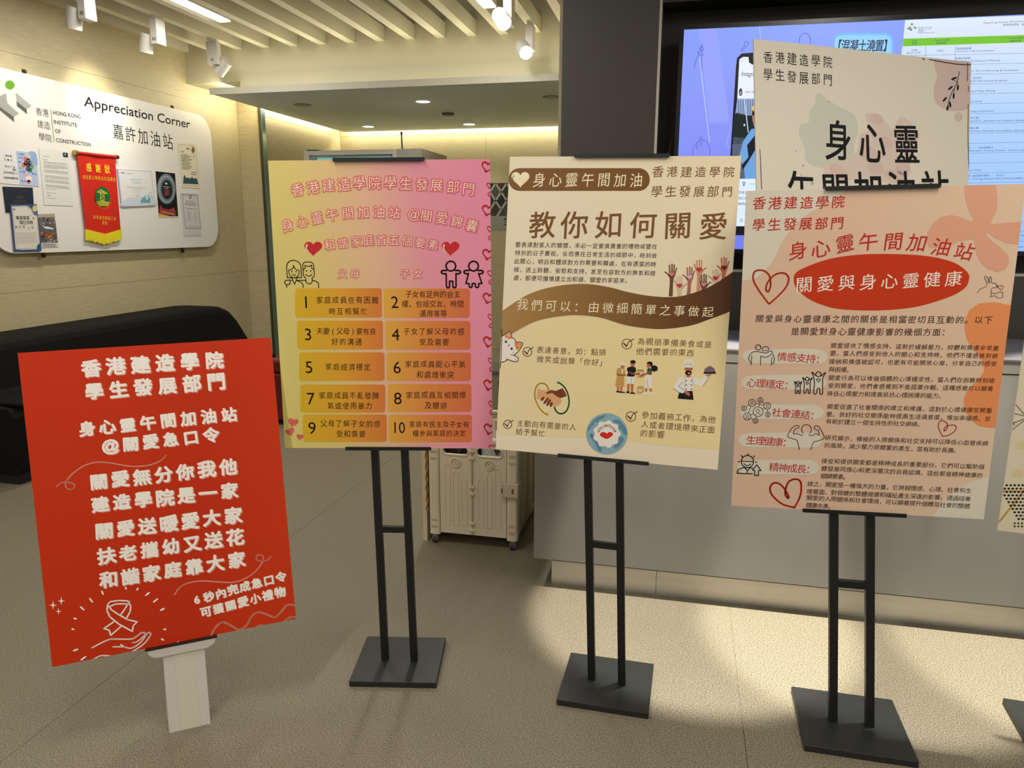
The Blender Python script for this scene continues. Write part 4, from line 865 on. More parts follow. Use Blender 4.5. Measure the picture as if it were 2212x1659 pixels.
p.stroke('1350,815 1380,760 1425,725 1480,745 1530,772 1580,745 1610,690 1650,662 1700,670 1760,692 1800,660 1840,615 1888,615', 13, PK2, 3).stroke('1640,758 1665,744 1705,747', 13, PK2, 3).stroke('1820,722 1850,697 1893,690', 13, PK2, 3); p.build('squiggle', t)
for q in ('690,610 686,650 705,690 760,735 848,783 855,745 880,722 820,708 760,675 715,645 690,612', '690,610 705,593 760,585 820,587 838,620 835,655 808,705', '830,592 800,640 775,675', '700,625 740,608 800,606 822,610', '735,718 666,765 700,775 710,808 775,752'): p.stroke(q, 9, CW, 3, sm=False)
p.build('ribbon_outline', t)
for q in ('590,888 690,838 745,832 840,832 880,812 905,793 930,793 925,810 880,848 850,855', '725,882 790,882 845,890 905,850 945,795 965,795 960,815 920,865 840,918', '590,968 650,938 740,945', '775,868 800,885'): p.stroke(q, 9, CW, 3)
p.build('hand_outline', t)
for x, y, r, l in ((657, 535, 65, 16), (807, 506, 80, 9), (881, 512, -60, 10), (946, 543, -38, 20), (997, 585, -38, 22), (1041, 642, -25, 18), (1057, 770, 0, 10), (1042, 835, 30, 12), (485, 902, -20, 20), (535, 955, -35, 24), (468, 769, 5, 10), (482, 701, 20, 12), (527, 635, 42, 20), (584, 583, 55, 20)): p.ell(x, y, l, 6, CW, 3, r, n=10)
for x, y, r in ((340, 615, 26), (393, 588, 24), (375, 655, 20), (1143, 855, 16), (992, 890, 12)):
    p.poly([(x+(r if i % 2 == 0 else r*0.26)*math.cos(i*math.pi/4), y+(r*1.1 if i % 2 == 0 else r*0.26)*math.sin(i*math.pi/4)) for i in range(8)], CW, 3)
p.build('sparkles', t)
# foot: folded white cardboard column with a flange that cradles the board
ft = thing('cardboard_foot', 'white folded cardboard foot propping up the red poster', 'stand', tuple(hit(407, 1570, 'Z', 0)))
def g0(x, y, z=0.0): return hit(x, y, 'Z', z)
f1, f2 = g0(366.2, 1583.5), g0(454.8, 1563.3)
def onb(px, py, d):
    u, v_ = SR.uv(px, py); return SR.p(u, v_, d)
t1, t2 = onb(351, 1402, 0.004), onb(440, 1383, 0.004)
dn = (V((-(f2-f1).y, (f2-f1).x, 0))).normalized()
bk1, bk2 = f1+dn*0.075-(f2-f1)*0.10, f2+dn*0.075-(f2-f1)*0.10
tk1, tk2 = t1+dn*0.060, t2+dn*0.060
zt = 0.0
b = MB(); b.add([f1, f2, t2, t1, bk1, bk2, tk2, tk1], [(0, 1, 2, 3), (1, 5, 6, 2), (5, 4, 7, 6), (4, 0, 3, 7), (3, 2, 6, 7), (0, 4, 5, 1)]); b.build('column', M_card, ft)
fm = (f1+f2)/2; tm = (t1+t2)/2; hw = (f2-f1)*0.24; o_ = (V((0, 0, 0))+((f2-f1).cross(t1-f1)).normalized()*0.0007)
mesh('paper_tape', [fm-hw*0.9+o_, fm+hw*1.1+o_, tm+hw+o_, tm-hw+o_], [(0, 1, 2, 3)], mat('cream_tape', (206, 200, 178), 0.5), ft)
fc = lambda u, v_, d: SR.p(u, v_, d)
uL, vb = SR.uv(318, 1405); uR, _ = SR.uv(466, 1378); vb = 0.8
outl = [(uL, vb+0.002), (uR, vb+0.002), (uR-0.004, vb+0.018), (uR-0.02, vb+0.026), (uR-0.026, vb+0.027), (uL+0.028, vb+0.027), (uL+0.016, vb+0.025), (uL+0.004, vb+0.016)]
b = MB(); b.extr(outl, [], lambda x, y, d: fc(x, y, 0.012-d), 0.004); b.build('flange', M_card, ft)
b = MB(); b.obox(SR.p((uL+uR)/2, 0.8025, 0.0), SR.a*((uR-uL)/2+0.004), SR.b*0.0018, SR.n*0.013); b.build('ledge', M_blackmetal, ft, label='thin black edge under the board')

# ------------------------------------------------------------------ notice board on the left wall
SB = Sheet((-3.955, 3.61, 2.226), (0, 1, 0), (0, 0, -1), 2.22, 1.071)
nb = thing('notice_board', 'large white rounded notice board reading Appreciation Corner on the tiled wall', 'notice board', (-3.975, 4.72, 1.155))
b = MB(); b.extr(rrect(0, SB.w, 0, SB.h, 0.17, 8), [], lambda x, y, d: SB.p(x, y, -d), 0.016); b.build('panel', M_board, nb)
for x, y in ((56, 158), (375, 234), (97, 549), (397, 540)):
    u, v_ = SB.uv(x, y); b = MB(); q = SB.p(u, v_, -0.012); sg = -1 if y < 300 else 1
    b.obox(q, SB.a*0.012, SB.b*0.022, SB.n*0.004); b.cyl(SB.p(u, v_+sg*0.008, -0.008), SB.p(u, v_+sg*0.008, 0.0), 0.009, n=12); b.build('mounting_clip', mat('bracket_brown', (70, 58, 44), 0.35, 0.7), nb)
p = Print(SB, (0, 0, 2.6758)); KK = (24, 24, 26)
p.latin('Appreciation Corner', 486, 612, 1098, 742, 58, KK, 3, off=0.016, shear=0.12)
p.line('嘉許加油站', 683, 762, 970, 818, 76, KK, 3, sx=0.98)
for i, tx in enumerate(('香港', '建造', '學院')): p.line(tx, 224+9*i, 645+73*i, 262+9*i, 652+73*i, 42, (40, 40, 42), 3, off=-0.006)
for i, (tx, x0, y0, x1, y1) in enumerate((('HONG KONG', 308, 662, 466, 686), ('INSTITUTE', 312, 715, 446, 735), ('OF', 320, 768, 352, 772), ('CONSTRUCTION', 325, 820, 526, 848))): p.latin(tx, x0, y0, x1, y1, 22, (40, 40, 42), 3, off=0.02)
p.build('lettering', nb)
p.stroke('293,632 312,820', 4, (88, 130, 60), 2, sm=False); p.build('green_rule', nb)
p.at(0, 0, 5.7192).ell(121, 1050, 60, 56, (98, 158, 40), 2, 30, n=28); p.build('green_dot', nb)
p.poly('-60,1215 75,1150 82,1225 95,1280 235,1405 170,1445 0,1320 -60,1270', (160, 162, 160), 2).poly('-60,1270 0,1320 170,1445 175,1510 0,1365 -60,1320', (96, 98, 94), 2)
p.poly('190,1138 392,1310 330,1350 203,1250', (166, 168, 164), 2).poly('203,1250 330,1350 333,1412 208,1310', (92, 94, 90), 2); p.build('grey_chevrons', nb)
def sheet_thing(name, label, cat, q, crop, c, lift=0.003, th=0.0012):
    ox, oy, sc = crop; U = [SB.uv(ox+x/sc, oy+y/sc) for x, y in q]
    cu, cv = sum(a[0] for a in U)/len(U), max(a[1] for a in U)
    t = thing(name, label, cat, tuple(SB.p(cu, cv, 0)))
    b = MB(); b.extr(U, [], lambda x, y, d: SB.p(x, y, lift-d), th); b.build('paper', mat('paper_%d_%d_%d' % c, c, 0.5), t)
    pr = Print(SB, crop, base=lift+0.0002, clip=(-1, 4, -1, 3)); return t, pr
G = (0, 290, 6.1462); Hc = (230, 290, 6.1458)
BL2 = (60, 70, 110)
t, p = sheet_thing('greeting_card', 'open greeting card with balloons and handwriting at upper left of the notice board', 'card', pts('-20,182 470,245 510,695 -20,648'), G, (226, 226, 226))
p.poly('205,222 470,245 510,695 255,665', (176, 194, 226), 1).poly('370,240 470,250 490,420 430,380', (140, 172, 216), 2, True)
for x, y, c in ((330, 330, (206, 110, 130)), (375, 305, (224, 190, 170)), (370, 350, (60, 130, 120)), (335, 385, (176, 60, 50)), (310, 410, (196, 130, 50)), (370, 410, (60, 70, 120)), (400, 380, (150, 130, 160)), (415, 430, (110, 160, 60)), (360, 460, (120, 80, 120)), (395, 480, (50, 130, 100))): p.ell(x, y, 28, 32, c, 3, n=14)
p.ell(350, 560, 60, 30, (216, 170, 190), 3, 20).ell(375, 590, 45, 40, (230, 220, 214), 4).ell(375, 630, 26, 24, (190, 80, 76), 4)
p.build('balloon_picture', t)
for tx, x0, y0, x1, y1 in (('陳財喜', 75, 285, 135, 290), ('主體諮', 60, 335, 145, 345), ('相約下課', 70, 425, 180, 440), ('願各', 175, 470, 200, 472), ('星智師傅享工', 55, 505, 210, 520), ('祝福快樂健康成長', 55, 575, 225, 590)): p.line(tx, x0, y0, x1, y1, 30, (70, 66, 74), 3, jit=2)
for tx, x0, y0, x1, y1 in (('工作愉快', 240, 265, 310, 270), ('加油', 250, 310, 285, 312), ('身心', 250, 365, 270, 370), ('努力', 265, 450, 300, 455), ('孝心關', 265, 495, 315, 500), ('學習', 430, 525, 465, 530), ('感謝', 290, 620, 330, 625)): p.line(tx, x0, y0, x1, y1, 26, (60, 80, 130), 5, jit=2)
p.build('handwriting', t)
t, p = sheet_thing('letter', 'white typed letter with small dark logo left of the red pennant', 'paper', pts('510,182 905,228 972,955 585,938'), G, (220, 220, 214))
p.poly('827,242 893,248 897,310 832,302', (24, 50, 46), 1).ell(860, 268, 9, 10, (226, 226, 226), 2)
def typed(p, x0, y0, x1, y1, n, c=(96, 98, 100), h=5, gap=15, slant=0.1, left=0.0, lay=1):
    for i in range(n):
        e = x1 if (i+1) % 4 else x0+(x1-x0)*0.6
        xa, ya = x0+left*i, y0+gap*i; x = xa
        while x < e+left*i:
            wl = random.uniform(10, 34); xe = min(x+wl, e+left*i); p.poly([(x, ya+(x-xa)*slant), (xe, ya+(xe-xa)*slant), (xe, ya+(xe-xa)*slant+h), (x, ya+(x-xa)*slant+h)], c, lay); x = xe+random.uniform(4, 7)
typed(p, 560, 288, 650, 290, 1); typed(p, 565, 334, 625, 0, 1)
for y, n in ((362, 2), (400, 4), (470, 3), (545, 3), (600, 3), (668, 3), (722, 1), (770, 1), (840, 1)): typed(p, 572+(y-362)*0.1, y, 885+(y-362)*0.1 if n > 1 else 740, 0, n, gap=14, slant=0.095, left=1.2)
p.stroke('625,815 640,800 650,815 670,812', 4, (40, 40, 60), 1); p.build('typed_lines', t)
# red pennant
pn = thing('pennant', 'red silk pennant with gold characters and yellow fringe on the notice board', 'pennant', tuple(SB.p(*SB.uv(215, 525), 0)))
p = Print(SB, G, clip=(-1, 4, -1, 3))
def gpt(x, y, d): u, v_ = SB.uv(x/6.1462, 290+y/6.1462); return SB.p(u, v_, d)
L0, L1, R0, R1, T = (990, 262), (1108, 1275), (1498, 305), (1580, 1265), (1365, 1335)
vs, fs = [], []; NU, NV = 18, 22
for j in range(NV+1):
    for i in range(NU+1):
        u, v_ = i/NU, j/NV; x = (L0[0]+(L1[0]-L0[0])*v_)*(1-u)+(R0[0]+(R1[0]-R0[0])*v_)*u; y = (L0[1]+(L1[1]-L0[1])*v_)*(1-u)+(R0[1]+(R1[1]-R0[1])*v_)*u+65*v_**6*(1-abs(2*u-1.08))
        vs.append(gpt(x, y, 0.017+0.003*math.sin(u*9+v_*2)))
fs = [(j*(NU+1)+i, j*(NU+1)+i+1, (j+1)*(NU+1)+i+1, (j+1)*(NU+1)+i) for j in range(NV) for i in range(NU)]
mesh('cloth', vs, fs, mat('red_silk', (206, 36, 22), 0.42), pn, smooth=True)
MB().cyl(gpt(960, 245, 0.0195), gpt(1525, 305, 0.0195), 0.011, n=14).build('rod', mat('red_rod', (190, 30, 20), 0.5), pn)
MB().cyl(gpt(950, 244, 0.0195), gpt(990, 249, 0.0195), 0.017, n=14).build('finial', mat('brass', (190, 160, 90), 0.3, 0.9), pn)
MB().cyl(gpt(1510, 303, 0.0195), gpt(1532, 306, 0.0195), 0.014, n=14).build('finial', mat('finial_black', (30, 26, 24), 0.4), pn)
b = MB()
for i in range(46):
    u = (i+0.5)/46; x0 = L1[0]+(R1[0]-L1[0])*u; y0 = L1[1]+(R1[1]-L1[1])*u+62*(1-abs(2*u-1.08)); x1 = x0+random.uniform(-3, 5); y1 = y0+random.uniform(118, 138)
    A_, B_ = gpt(x0, y0-8, 0.019), gpt(x1, y1, 0.018+random.uniform(-0.002, 0.003)); b.sweep([A_, B_], SB.a*0.0065, SB.n*0.002)
b.build('fringe', mat('yellow_fringe', (222, 206, 30), 0.6), pn, kind='stuff')
p = Print(SB, G, base=0.0203, clip=(-1, 4, -1, 3)); GO = (232, 190, 60)
p.line('感謝狀', 1145, 440, 1390, 465, 105, (240, 212, 60), 1, off=0.015, sx=0.8).line('建造業工地安全巡迴講座', 1082, 568, 1485, 600, 50, GO, 1, sx=0.85).line('香港建造業總工會', 1220, 1100, 1492, 1122, 46, GO, 1, sx=0.85).line('致意', 1340, 1175, 1376, 1180, 46, GO, 1, sx=0.85); p.build('gold_characters', pn)
p.ell(1330, 830, 100, 135, (30, 104, 54), 1, -8, n=28).stroke('1300,880 1300,760 1345,765 1350,885 1300,880', 8, (226, 214, 70), 2, sm=False).stroke('1300,790 1345,820 1302,845 1348,875', 5, (226, 214, 70), 2, sm=False).stroke('1255,770 1310,735 1395,790 1255,768', 8, (226, 214, 70), 2, sm=False)
for i in range(4): p.stroke([(1252+i*8, 893+i*17), (1422-i*6, 903+i*14)], 7, (226, 214, 70), 2, sm=False)
p.line('香港建造業總工會', 0, 0, 0, 0, 30, (216, 120, 40), 2, P=pts('1250,918 1272,952 1300,976 1335,990 1370,988 1400,970 1425,945 1440,915')); p.build('crane_emblem', pn)
t, p = sheet_thing('certificate', 'lavender framed appreciation certificate with a small green skyline', 'certificate', pts('128,462 582,488 632,945 185,965'), Hc, (176, 172, 200), lift=0.010, th=0.009)
p.poly('142,472 578,498 622,938 195,950', (222, 222, 222), 1).poly('200,900 300,840 420,850 520,800 612,830 622,938 195,950', (196, 206, 222), 2, True)
p.latin('Appreciation', 298, 610, 452, 612, 24, (120, 170, 190), 3).latin('Certificate', 318, 650, 438, 655, 26, (120, 170, 190), 3).latin('Hong Kong Institute of Construction', 258, 705, 500, 715, 13, (60, 60, 70), 3).latin('Kwai Chung Campus', 320, 734, 455, 737, 13, (60, 60, 70), 3)
typed(p, 315, 762, 470, 0, 1, h=4, slant=0.02); typed(p, 370, 800, 430, 0, 3, h=4, gap=16, slant=0.02); typed(p, 205, 880, 315, 0, 3, h=4, gap=14, slant=0.02, c=(110, 150, 190))
for i, h in enumerate((40, 75, 60, 85, 50, 40, 80, 60)): p.rect(440+i*16, 910-h, 453+i*16, 913, (60, 150, 150), 3)
p.stroke('545,795 570,770 580,830', 4, (90, 160, 120), 3).ell(202, 508, 9, 9, (60, 60, 150), 3); typed(p, 162, 510, 235, 0, 1, h=5); typed(p, 262, 512, 330, 0, 2, h=4, gap=10); p.build('print', t)
t, p = sheet_thing('award_photo', 'photograph of a round glass award on black, right of the certificate', 'photo', pts('625,478 915,510 955,1105 688,1100'), Hc, (226, 224, 214))
p.poly('645,490 905,520 948,1092 690,1088', (20, 20, 24), 1).ell(790, 725, 122, 200, (120, 134, 146), 2, -3, n=32).ell(790, 727, 104, 176, (150, 160, 168), 3, -3, n=32).ell(795, 732, 92, 158, (104, 118, 130), 4, -3, n=32).ell(797, 735, 72, 128, (30, 40, 46), 5, -3, n=28)
p.poly('770,650 785,635 790,665 780,670', (220, 224, 226), 6).poly('790,640 805,655 792,672', (220, 224, 226), 6); typed(p, 745, 690, 840, 0, 1, h=8, c=(190, 196, 200), lay=6); typed(p, 765, 714, 820, 0, 1, h=8, c=(190, 196, 200), lay=6)
for i in range(4):
    for j in range(4): p.rect(765+15*i, 745+17*j, 776+15*i, 757+17*j, (190, 50, 60), 6)
p.poly('705,935 740,985 830,1000 895,970 925,1090 695,1050', (150, 62, 52), 3).poly('690,1050 760,1068 860,1092 692,1090', (214, 176, 40), 3)
p.latin('CONSTRUCTION', 720, 1035, 890, 1075, 18, (230, 220, 214), 5); p.build('print', t)
t, p = sheet_thing('thanks_letter', 'cream thank-you letter with dark skyline at the top right corner of the notice board', 'paper', pts('938,105 1195,130 1242,718 992,705'), Hc, (226, 220, 196))
p.stroke('955,135 1178,155 1220,690 1010,680', 3, (150, 140, 100), 1, sm=False, closed=True)
p.line('感謝狀', 1062, 192, 1092, 194, 22, KK, 2).line('致許先生', 990, 230, 1022, 233, 18, KK, 2)
for i in range(11): typed(p, 985+i*1.6, 265+i*19, 1080+(i*37) % 60, 0, 1, h=8, slant=0.08, c=(50, 50, 54), lay=2)
p.poly('1012,655 1020,560 1035,535 1050,580 1080,575 1110,590 1130,560 1150,590 1180,580 1200,600 1215,665', (58, 78, 90), 2).ell(1145, 210, 22, 40, (130, 106, 60), 2).stroke('1130,155 1145,200 1150,280', 5, (130, 106, 60), 3)
typed(p, 1120, 498, 1190, 0, 2, h=8, gap=28, c=(50, 50, 54), lay=2); p.line('工程', 1140, 310, 1165, 300, 22, (150, 70, 50), 2); p.build('print', t)
t, p = sheet_thing('ornate_certificate', 'grey-bordered certificate in a plastic sleeve at the lower right of the notice board', 'certificate', pts('965,775 1210,790 1262,1345 1025,1350'), Hc, (206, 206, 208))
p.stroke('1000,800 1205,812 1245,1250 1045,1245', 16, (150, 152, 154), 1, sm=False, closed=True).stroke('1000,800 1205,812 1245,1250 1045,1245', 6, (196, 198, 198), 2, sm=False, closed=True).ell(1108, 832, 17, 26, (178, 70, 66), 2).ell(1108, 832, 8, 12, (216, 200, 196), 3)
typed(p, 1052, 880, 1168, 0, 1, h=5); typed(p, 1040, 900, 1180, 0, 3, h=6, gap=16); typed(p, 1045, 978, 1195, 0, 1, h=6)
for i in range(6): typed(p, 1070, 1030+i*24, 1115, 0, 1, h=5); typed(p, 1160, 1034+i*24, 1188, 0, 1, h=5)
typed(p, 1085, 1210, 1215, 0, 1, h=4); p.build('print', t)
t, p = sheet_thing('navy_folder', 'dark navy certificate folder with faint gold lettering at the left of the notice board', 'folder', pts('30,695 425,708 445,1000 440,1045 72,1040'), G, (24, 32, 52), lift=0.005, th=0.004)
p.stroke('70,712 95,730 60,770', 4, (90, 84, 70), 1).line('感謝狀', 225, 835, 290, 838, 40, (90, 84, 60), 1).line('香港建造學院', 185, 890, 320, 895, 26, (96, 88, 60), 1); p.build('print', t)
t, p = sheet_thing('blue_framed_certificate', 'blue-edged certificate with brush calligraphy overlapping the navy folder', 'certificate', pts('115,930 475,930 535,1555 175,1560'), G, (52, 74, 124), lift=0.008)
p.poly('140,955 340,948 400,1000 440,1070 480,1080 520,1525 195,1535', (216, 212, 202), 1).stroke('150,965 340,960 440,1080 475,1090 500,1510 215,1520', 3, (70, 70, 80), 2, sm=False, closed=True)
p.ell(450, 985, 34, 42, (206, 196, 140), 2).stroke('360,950 470,1060', 5, (210, 190, 110), 2).poly('165,1525 250,1530 300,1555 175,1558', (40, 90, 130), 2).poly('480,1470 530,1440 535,1550 470,1548', (40, 90, 130), 2)
p.line('專業業業', 218, 1110, 355, 1110, 52, KK, 3, off=0.01).line('積在求精', 265, 1172, 400, 1172, 52, KK, 3, off=0.01).line('一量', 395, 1080, 430, 1115, 30, KK, 3).line('謝志偉', 200, 1232, 300, 1228, 38, KK, 3).line('沙律', 365, 1248, 415, 1238, 34, KK, 3).poly('160,990 172,980 178,1015 168,1010', KK, 3).poly('178,990 192,1000 182,1012', KK, 3)
for y in range(8): typed(p, 195+y*3, 1310+y*19, 460+y*3, 0, 1, h=4, slant=-0.01, lay=3)
typed(p, 400, 1478, 460, 0, 1, h=3, lay=3); p.build('print', t)
t, p = sheet_thing('group_photo', 'colour photograph of a crowd in orange at the lower left of the notice board', 'photo', pts('490,1060 718,1050 768,1490 530,1505'), G, (210, 206, 200), lift=0.004)
p.poly('492,1062 716,1052 762,1438 530,1442', (92, 92, 96), 1).poly('492,1062 716,1052 722,1100 500,1110', (170, 160, 140), 2).poly('560,1225 620,1225 710,1250 700,1262 600,1255', (220, 220, 216), 3)
for i in range(34): p.ell(random.uniform(505, 730), random.uniform(1100, 1215), 8, 11, random.choice(((196, 190, 184), (60, 62, 70), (130, 110, 100), (170, 90, 50))), 3, n=8)
for i in range(44): p.ell(random.uniform(540, 745), random.uniform(1300, 1380), 9, 11, random.choice(((206, 126, 44), (214, 140, 60), (150, 60, 40), (60, 50, 46))), 3, n=8)
for i in range(16): p.ell(random.uniform(545, 750), random.uniform(1385, 1430), 6, 12, random.choice(((200, 196, 190), (40, 40, 46))), 3, n=8)
for j in range(2):
    for i in range(8): p.rect(560+22*i, 1456+20*j, 574+22*i, 1468+20*j, (80, 78, 80), 3)
p.build('print', t)

# ------------------------------------------------------------------ track and ceiling spot lamps
for X, y0, y1, lab in ((-3.52, 2.4, 5.55, 'thin white ceiling track carrying the spot lamps over the notice board'), (-1.105, 2.4, 5.45, 'thin white ceiling track carrying the lit spot lamps near the grey column')):
    tr = thing('ceiling_track', lab, 'track', (X, (y0+y1)/2, 2.72))
    b = MB(); b.box(X-0.018, X-0.010, y0, y1, 2.700, 2.722).box(X+0.010, X+0.018, y0, y1, 2.700, 2.722).box(X-0.018, X+0.018, y0, y1, 2.722, 2.73); b.build('rail', M_fix, tr)
    MB().box(X-0.0095, X+0.0095, y0, y1, 2.712, 2.7215).build('groove', M_black, tr)
def spot(X, Y, off, aim, lit, label, turn=False):
    t = thing('track_spot_lamp', label, 'spot lamp', (X, Y, 2.70))
    MB().box(X-0.016, X+0.016, Y-0.05, Y+0.05, 2.675, 2.6995).build('adapter', M_fix, t, bevel=0.002)
    hx, hy = (0.045, 0.026) if turn else (0.026, 0.045)
    MB().box(X-hx, X+hx, Y-hy, Y+hy, 2.515, 2.6745).build('driver_box', M_fix, t, bevel=0.002)
    for k in range(3): MB().box(X-0.010+k*0.009, X-0.007+k*0.009, Y-hy-0.0012, Y-hy-0.0002, 2.535, 2.555).build('vent_slot', MATS['tv_black'], t)
    h = V((X+off[0], Y+off[1], 2.56+off[2])); d = V(aim).normalized()
    MB().cyl(V((X+off[0]*0.35, Y+off[1]*0.35, 2.56+off[2]*0.5)), h, 0.014, n=12).build('pivot', M_fix, t)
    MB().cyl(h-d*0.060, h+d*0.060, 0.045, n=28, cap=False).build('lamp_head', M_fix, t)
    MB().cyl(h-d*0.0595, h-d*0.0555, 0.0445, n=28).build('end_cap', M_fix, t)
    MB().cyl(h+d*0.050, h+d*0.056, 0.0440, n=28).build('lens', M_lamp if lit else M_lampoff, t)
    return t
spot(-3.52, 4.06, (-0.085, -0.01, -0.03), (-0.28, 0.1, -0.95), False, 'white track spot lamp cut by the top edge at the left')
spot(-3.52, 4.68, (-0.085, -0.01, -0.03), (-0.28, 0.1, -0.95), False, 'white track spot lamp over the title of the notice board, second from the left')
spot(-3.52, 5.30, (0.03, 0.055, -0.05), (-0.75, 0.1, -0.65), False, 'white track spot lamp nearest the step in the soffit, turned away', turn=True)
q = hit(1150, 50, 'Z', 2.69)
spot(-1.105, q.y, (-0.03, -0.07, -0.05), (0.42, -0.72, -0.55), True, 'lit white track spot lamp beside the grey column')
q = hit(1100, 0, 'Z', 2.69)
spot(-1.105, q.y-0.10, (-0.03, -0.07, -0.02), (0.42, -0.70, -0.56), True, 'glowing track spot lamp cut by the top edge')
for x, y, lit, lab in ((1373, 563, 1, 'lit round downlight in the soffit, nearest the front'), (1630, 689, 1, 'lit round downlight in the soffit near the back right'), (1068, 702, 1, 'lit round downlight glowing at the back left of the soffit'), (705, 584, 0, 'unlit round downlight at the front left of the soffit'), (2088, 540, 0, 'unlit round downlight in the soffit beside the grey column')):
    q = hit(380+x/2.5721, y/2.5721, 'Z', 2.333)
    t = thing('downlight', lab, 'downlight', (q.x, q.y, 2.335))
    b = MB(); n = 28; R0_, R1_ = 0.075, 0.058
    for k in range(n):
        a0, a1 = 2*math.pi*k/n, 2*math.pi*(k+1)/n; P = lambda r, a, z: (q.x+r*math.cos(a), q.y+r*math.sin(a), z)
        i0 = len(b.v); b.v += [V(P(R0_, a0, 2.3345)), V(P(R0_, a1, 2.3345)), V(P(R1_, a1, 2.3290)), V(P(R1_, a0, 2.3290))]; b.f.append((i0, i0+1, i0+2, i0+3))
    b.build('ring', M_fix if lit else mat('ring_grey', (120, 112, 96), 0.5), t)
    MB().cyl((q.x, q.y, 2.3300), (q.x, q.y, 2.3342), R1_, n=28).build('lens', mat('downlight_on', (255, 250, 240), 0.5, emit=6.0, spec=0) if lit else M_lampoff, t)
q = hit(380+1512/2.5721, 631/2.5721, 'Z', 2.333)
t = thing('smoke_detector', 'small dark disc on the soffit between the lit downlights', 'detector', (q.x, q.y, 2.335)); MB().cyl((q.x, q.y, 2.318), (q.x, q.y, 2.3345), 0.05, 0.06, n=24).build('housing', mat('detector_dark', (84, 84, 76), 0.5), t)

# ------------------------------------------------------------------ sofa, stools, fridge, trolley, back wall
sf = thing('sofa', 'long black leatherette sofa with a high back along the tiled wall', 'sofa', (-3.62, 4.4, 0))
prof = [(-3.94, 0.06), (-3.30, 0.06), (-3.28, 0.10), (-3.28, 0.36), (-3.31, 0.40), (-3.50, 0.42), (-3.53, 0.46), (-3.57, 0.66), (-3.585, 0.69), (-3.61, 0.706), (-3.66, 0.71), (-3.90, 0.71), (-3.94, 0.69)]
ys = [(2.99, 1.0), (3.02, 1.0), (5.10, 1.0), (5.24, 0.985), (5.34, 0.93), (5.44, 0.80), (5.55, 0.58), (5.62, 0.42)]
vs = []; fs = []
for y, k in ys:
    for x, z in prof: vs.append((x, y, 0.06+(z-0.06)*k))
n = len(prof)
for j in range(len(ys)-1):
    for i in range(n): fs.append((j*n+i, j*n+(i+1) % n, (j+1)*n+(i+1) % n, (j+1)*n+i))
fs.append(tuple(range(n))[::-1]); fs.append(tuple(range((len(ys)-1)*n, len(ys)*n)))
mesh('upholstery', vs, fs, M_leather, sf)
for y0, y1 in ((3.03, 4.2), (4.21, 5.35)): MB().box(-3.505, -3.27, y0, y1, 0.405, 0.43).build('seat_cushion', M_leather, sf, bevel=0.012)
MB().box(-3.93, -3.31, 3.0, 5.6, 0.0, 0.058).build('plinth', M_black, sf)
q0, q1 = hit(586, 768, 'Y', 4.45), hit(760, 768, 'Y', 4.45)
st = thing('stool', 'dark red leatherette block stool behind the pink poster', 'stool', ((q0.x+q1.x)/2, 4.6, 0))
MB().box(q0.x, q1.x, 4.40, 5.0, 0.03, 0.36).build('body', M_red, st, bevel=0.02); MB().box(q0.x-0.004, q1.x+0.004, 4.396, 5.004, 0.362, 0.455).build('seat', M_red, st, bevel=0.02); MB().box(q0.x+0.03, q1.x-0.03, 4.43, 4.97, 0, 0.03).build('plinth', M_black, st)
q0, q1 = hit(1074, 805, 'Y', 3.9), hit(1180, 805, 'Y', 3.9)
st = thing('armchair', 'black armchair with a red top edge showing behind the cream poster', 'armchair', ((q0.x+q1.x)/2, 4.1, 0))
hz = hit(1080, 800, 'Y', 3.9).z
MB().box(q0.x, q1.x, 3.88, 4.5, 0.04, hz-0.03).build('body', M_leather, st, bevel=0.04); MB().box(q0.x+0.012, q1.x-0.012, 3.90, 4.48, hz-0.029, hz).build('red_top', M_red, st, bevel=0.012, label='red upholstered top edge')
for x in (q0.x+0.06, q1.x-0.06):
    for y in (3.95, 4.42): MB().cyl((x, y, 0), (x, y, 0.05), 0.02, n=10).build('leg', M_black, st)
q0, q1 = hit(1040, 800, 'Y', 5.2), hit(1210, 800, 'Y', 5.2)
st = thing('low_cabinet', 'low olive cabinet with a dark top in the gap between pink and cream posters', 'cabinet', ((q0.x+q1.x)/2, 5.4, 0))
hz = q0.z
MB().box(q0.x, q1.x, 5.2, 5.55, 0, hz-0.02).build('body', mat('olive_laminate', (128, 124, 96), 0.5), st); MB().box(q0.x-0.01, q1.x+0.01, 5.19, 5.56, hz-0.0195, hz).build('top', mat('olive_dark', (84, 80, 66), 0.5), st)
# fridge
fr = thing('display_fridge', 'grey display fridge with a lit glass door behind the pink poster', 'fridge', (-2.71, 6.45, 0))
X0, X1, Y0, Y1, ZT = -3.250, -2.175, 6.10, 6.78, 1.965
b = MB().box(X0, X0+0.04, Y0+0.045, Y1, 0.05, ZT).box(X1-0.04, X1, Y0+0.045, Y1, 0.05, ZT).box(X0+0.04, X1-0.04, Y0+0.045, Y1, ZT-0.05, ZT).box(X0+0.04, X1-0.04, Y0+0.045, Y1, 0.05, 0.25).box(X0+0.04, X1-0.04, Y1-0.04, Y1, 0.25, ZT-0.05); b.build('cabinet', M_fridge, fr)
b = MB(); XD = -2.395
b.extr([(X0, 0.25), (XD, 0.25), (XD, ZT), (X0, ZT)], [[(X0+0.05, 0.30), (XD-0.04, 0.30), (XD-0.04, ZT-0.038), (X0+0.05, ZT-0.038)]], lambda x, y, d: (x, Y0+d, y), 0.042); b.build('door_frame', mat('fridge_frame', (176, 172, 158), 0.4), fr)
MB().box(XD+0.002, X1, Y0, Y0+0.042, 0.25, ZT).build('side_panel', M_fridge, fr)
MB().box(X0, X1, Y0+0.01, Y0+0.044, 0.0, 0.245).build('kick_grille', M_fridge, fr)
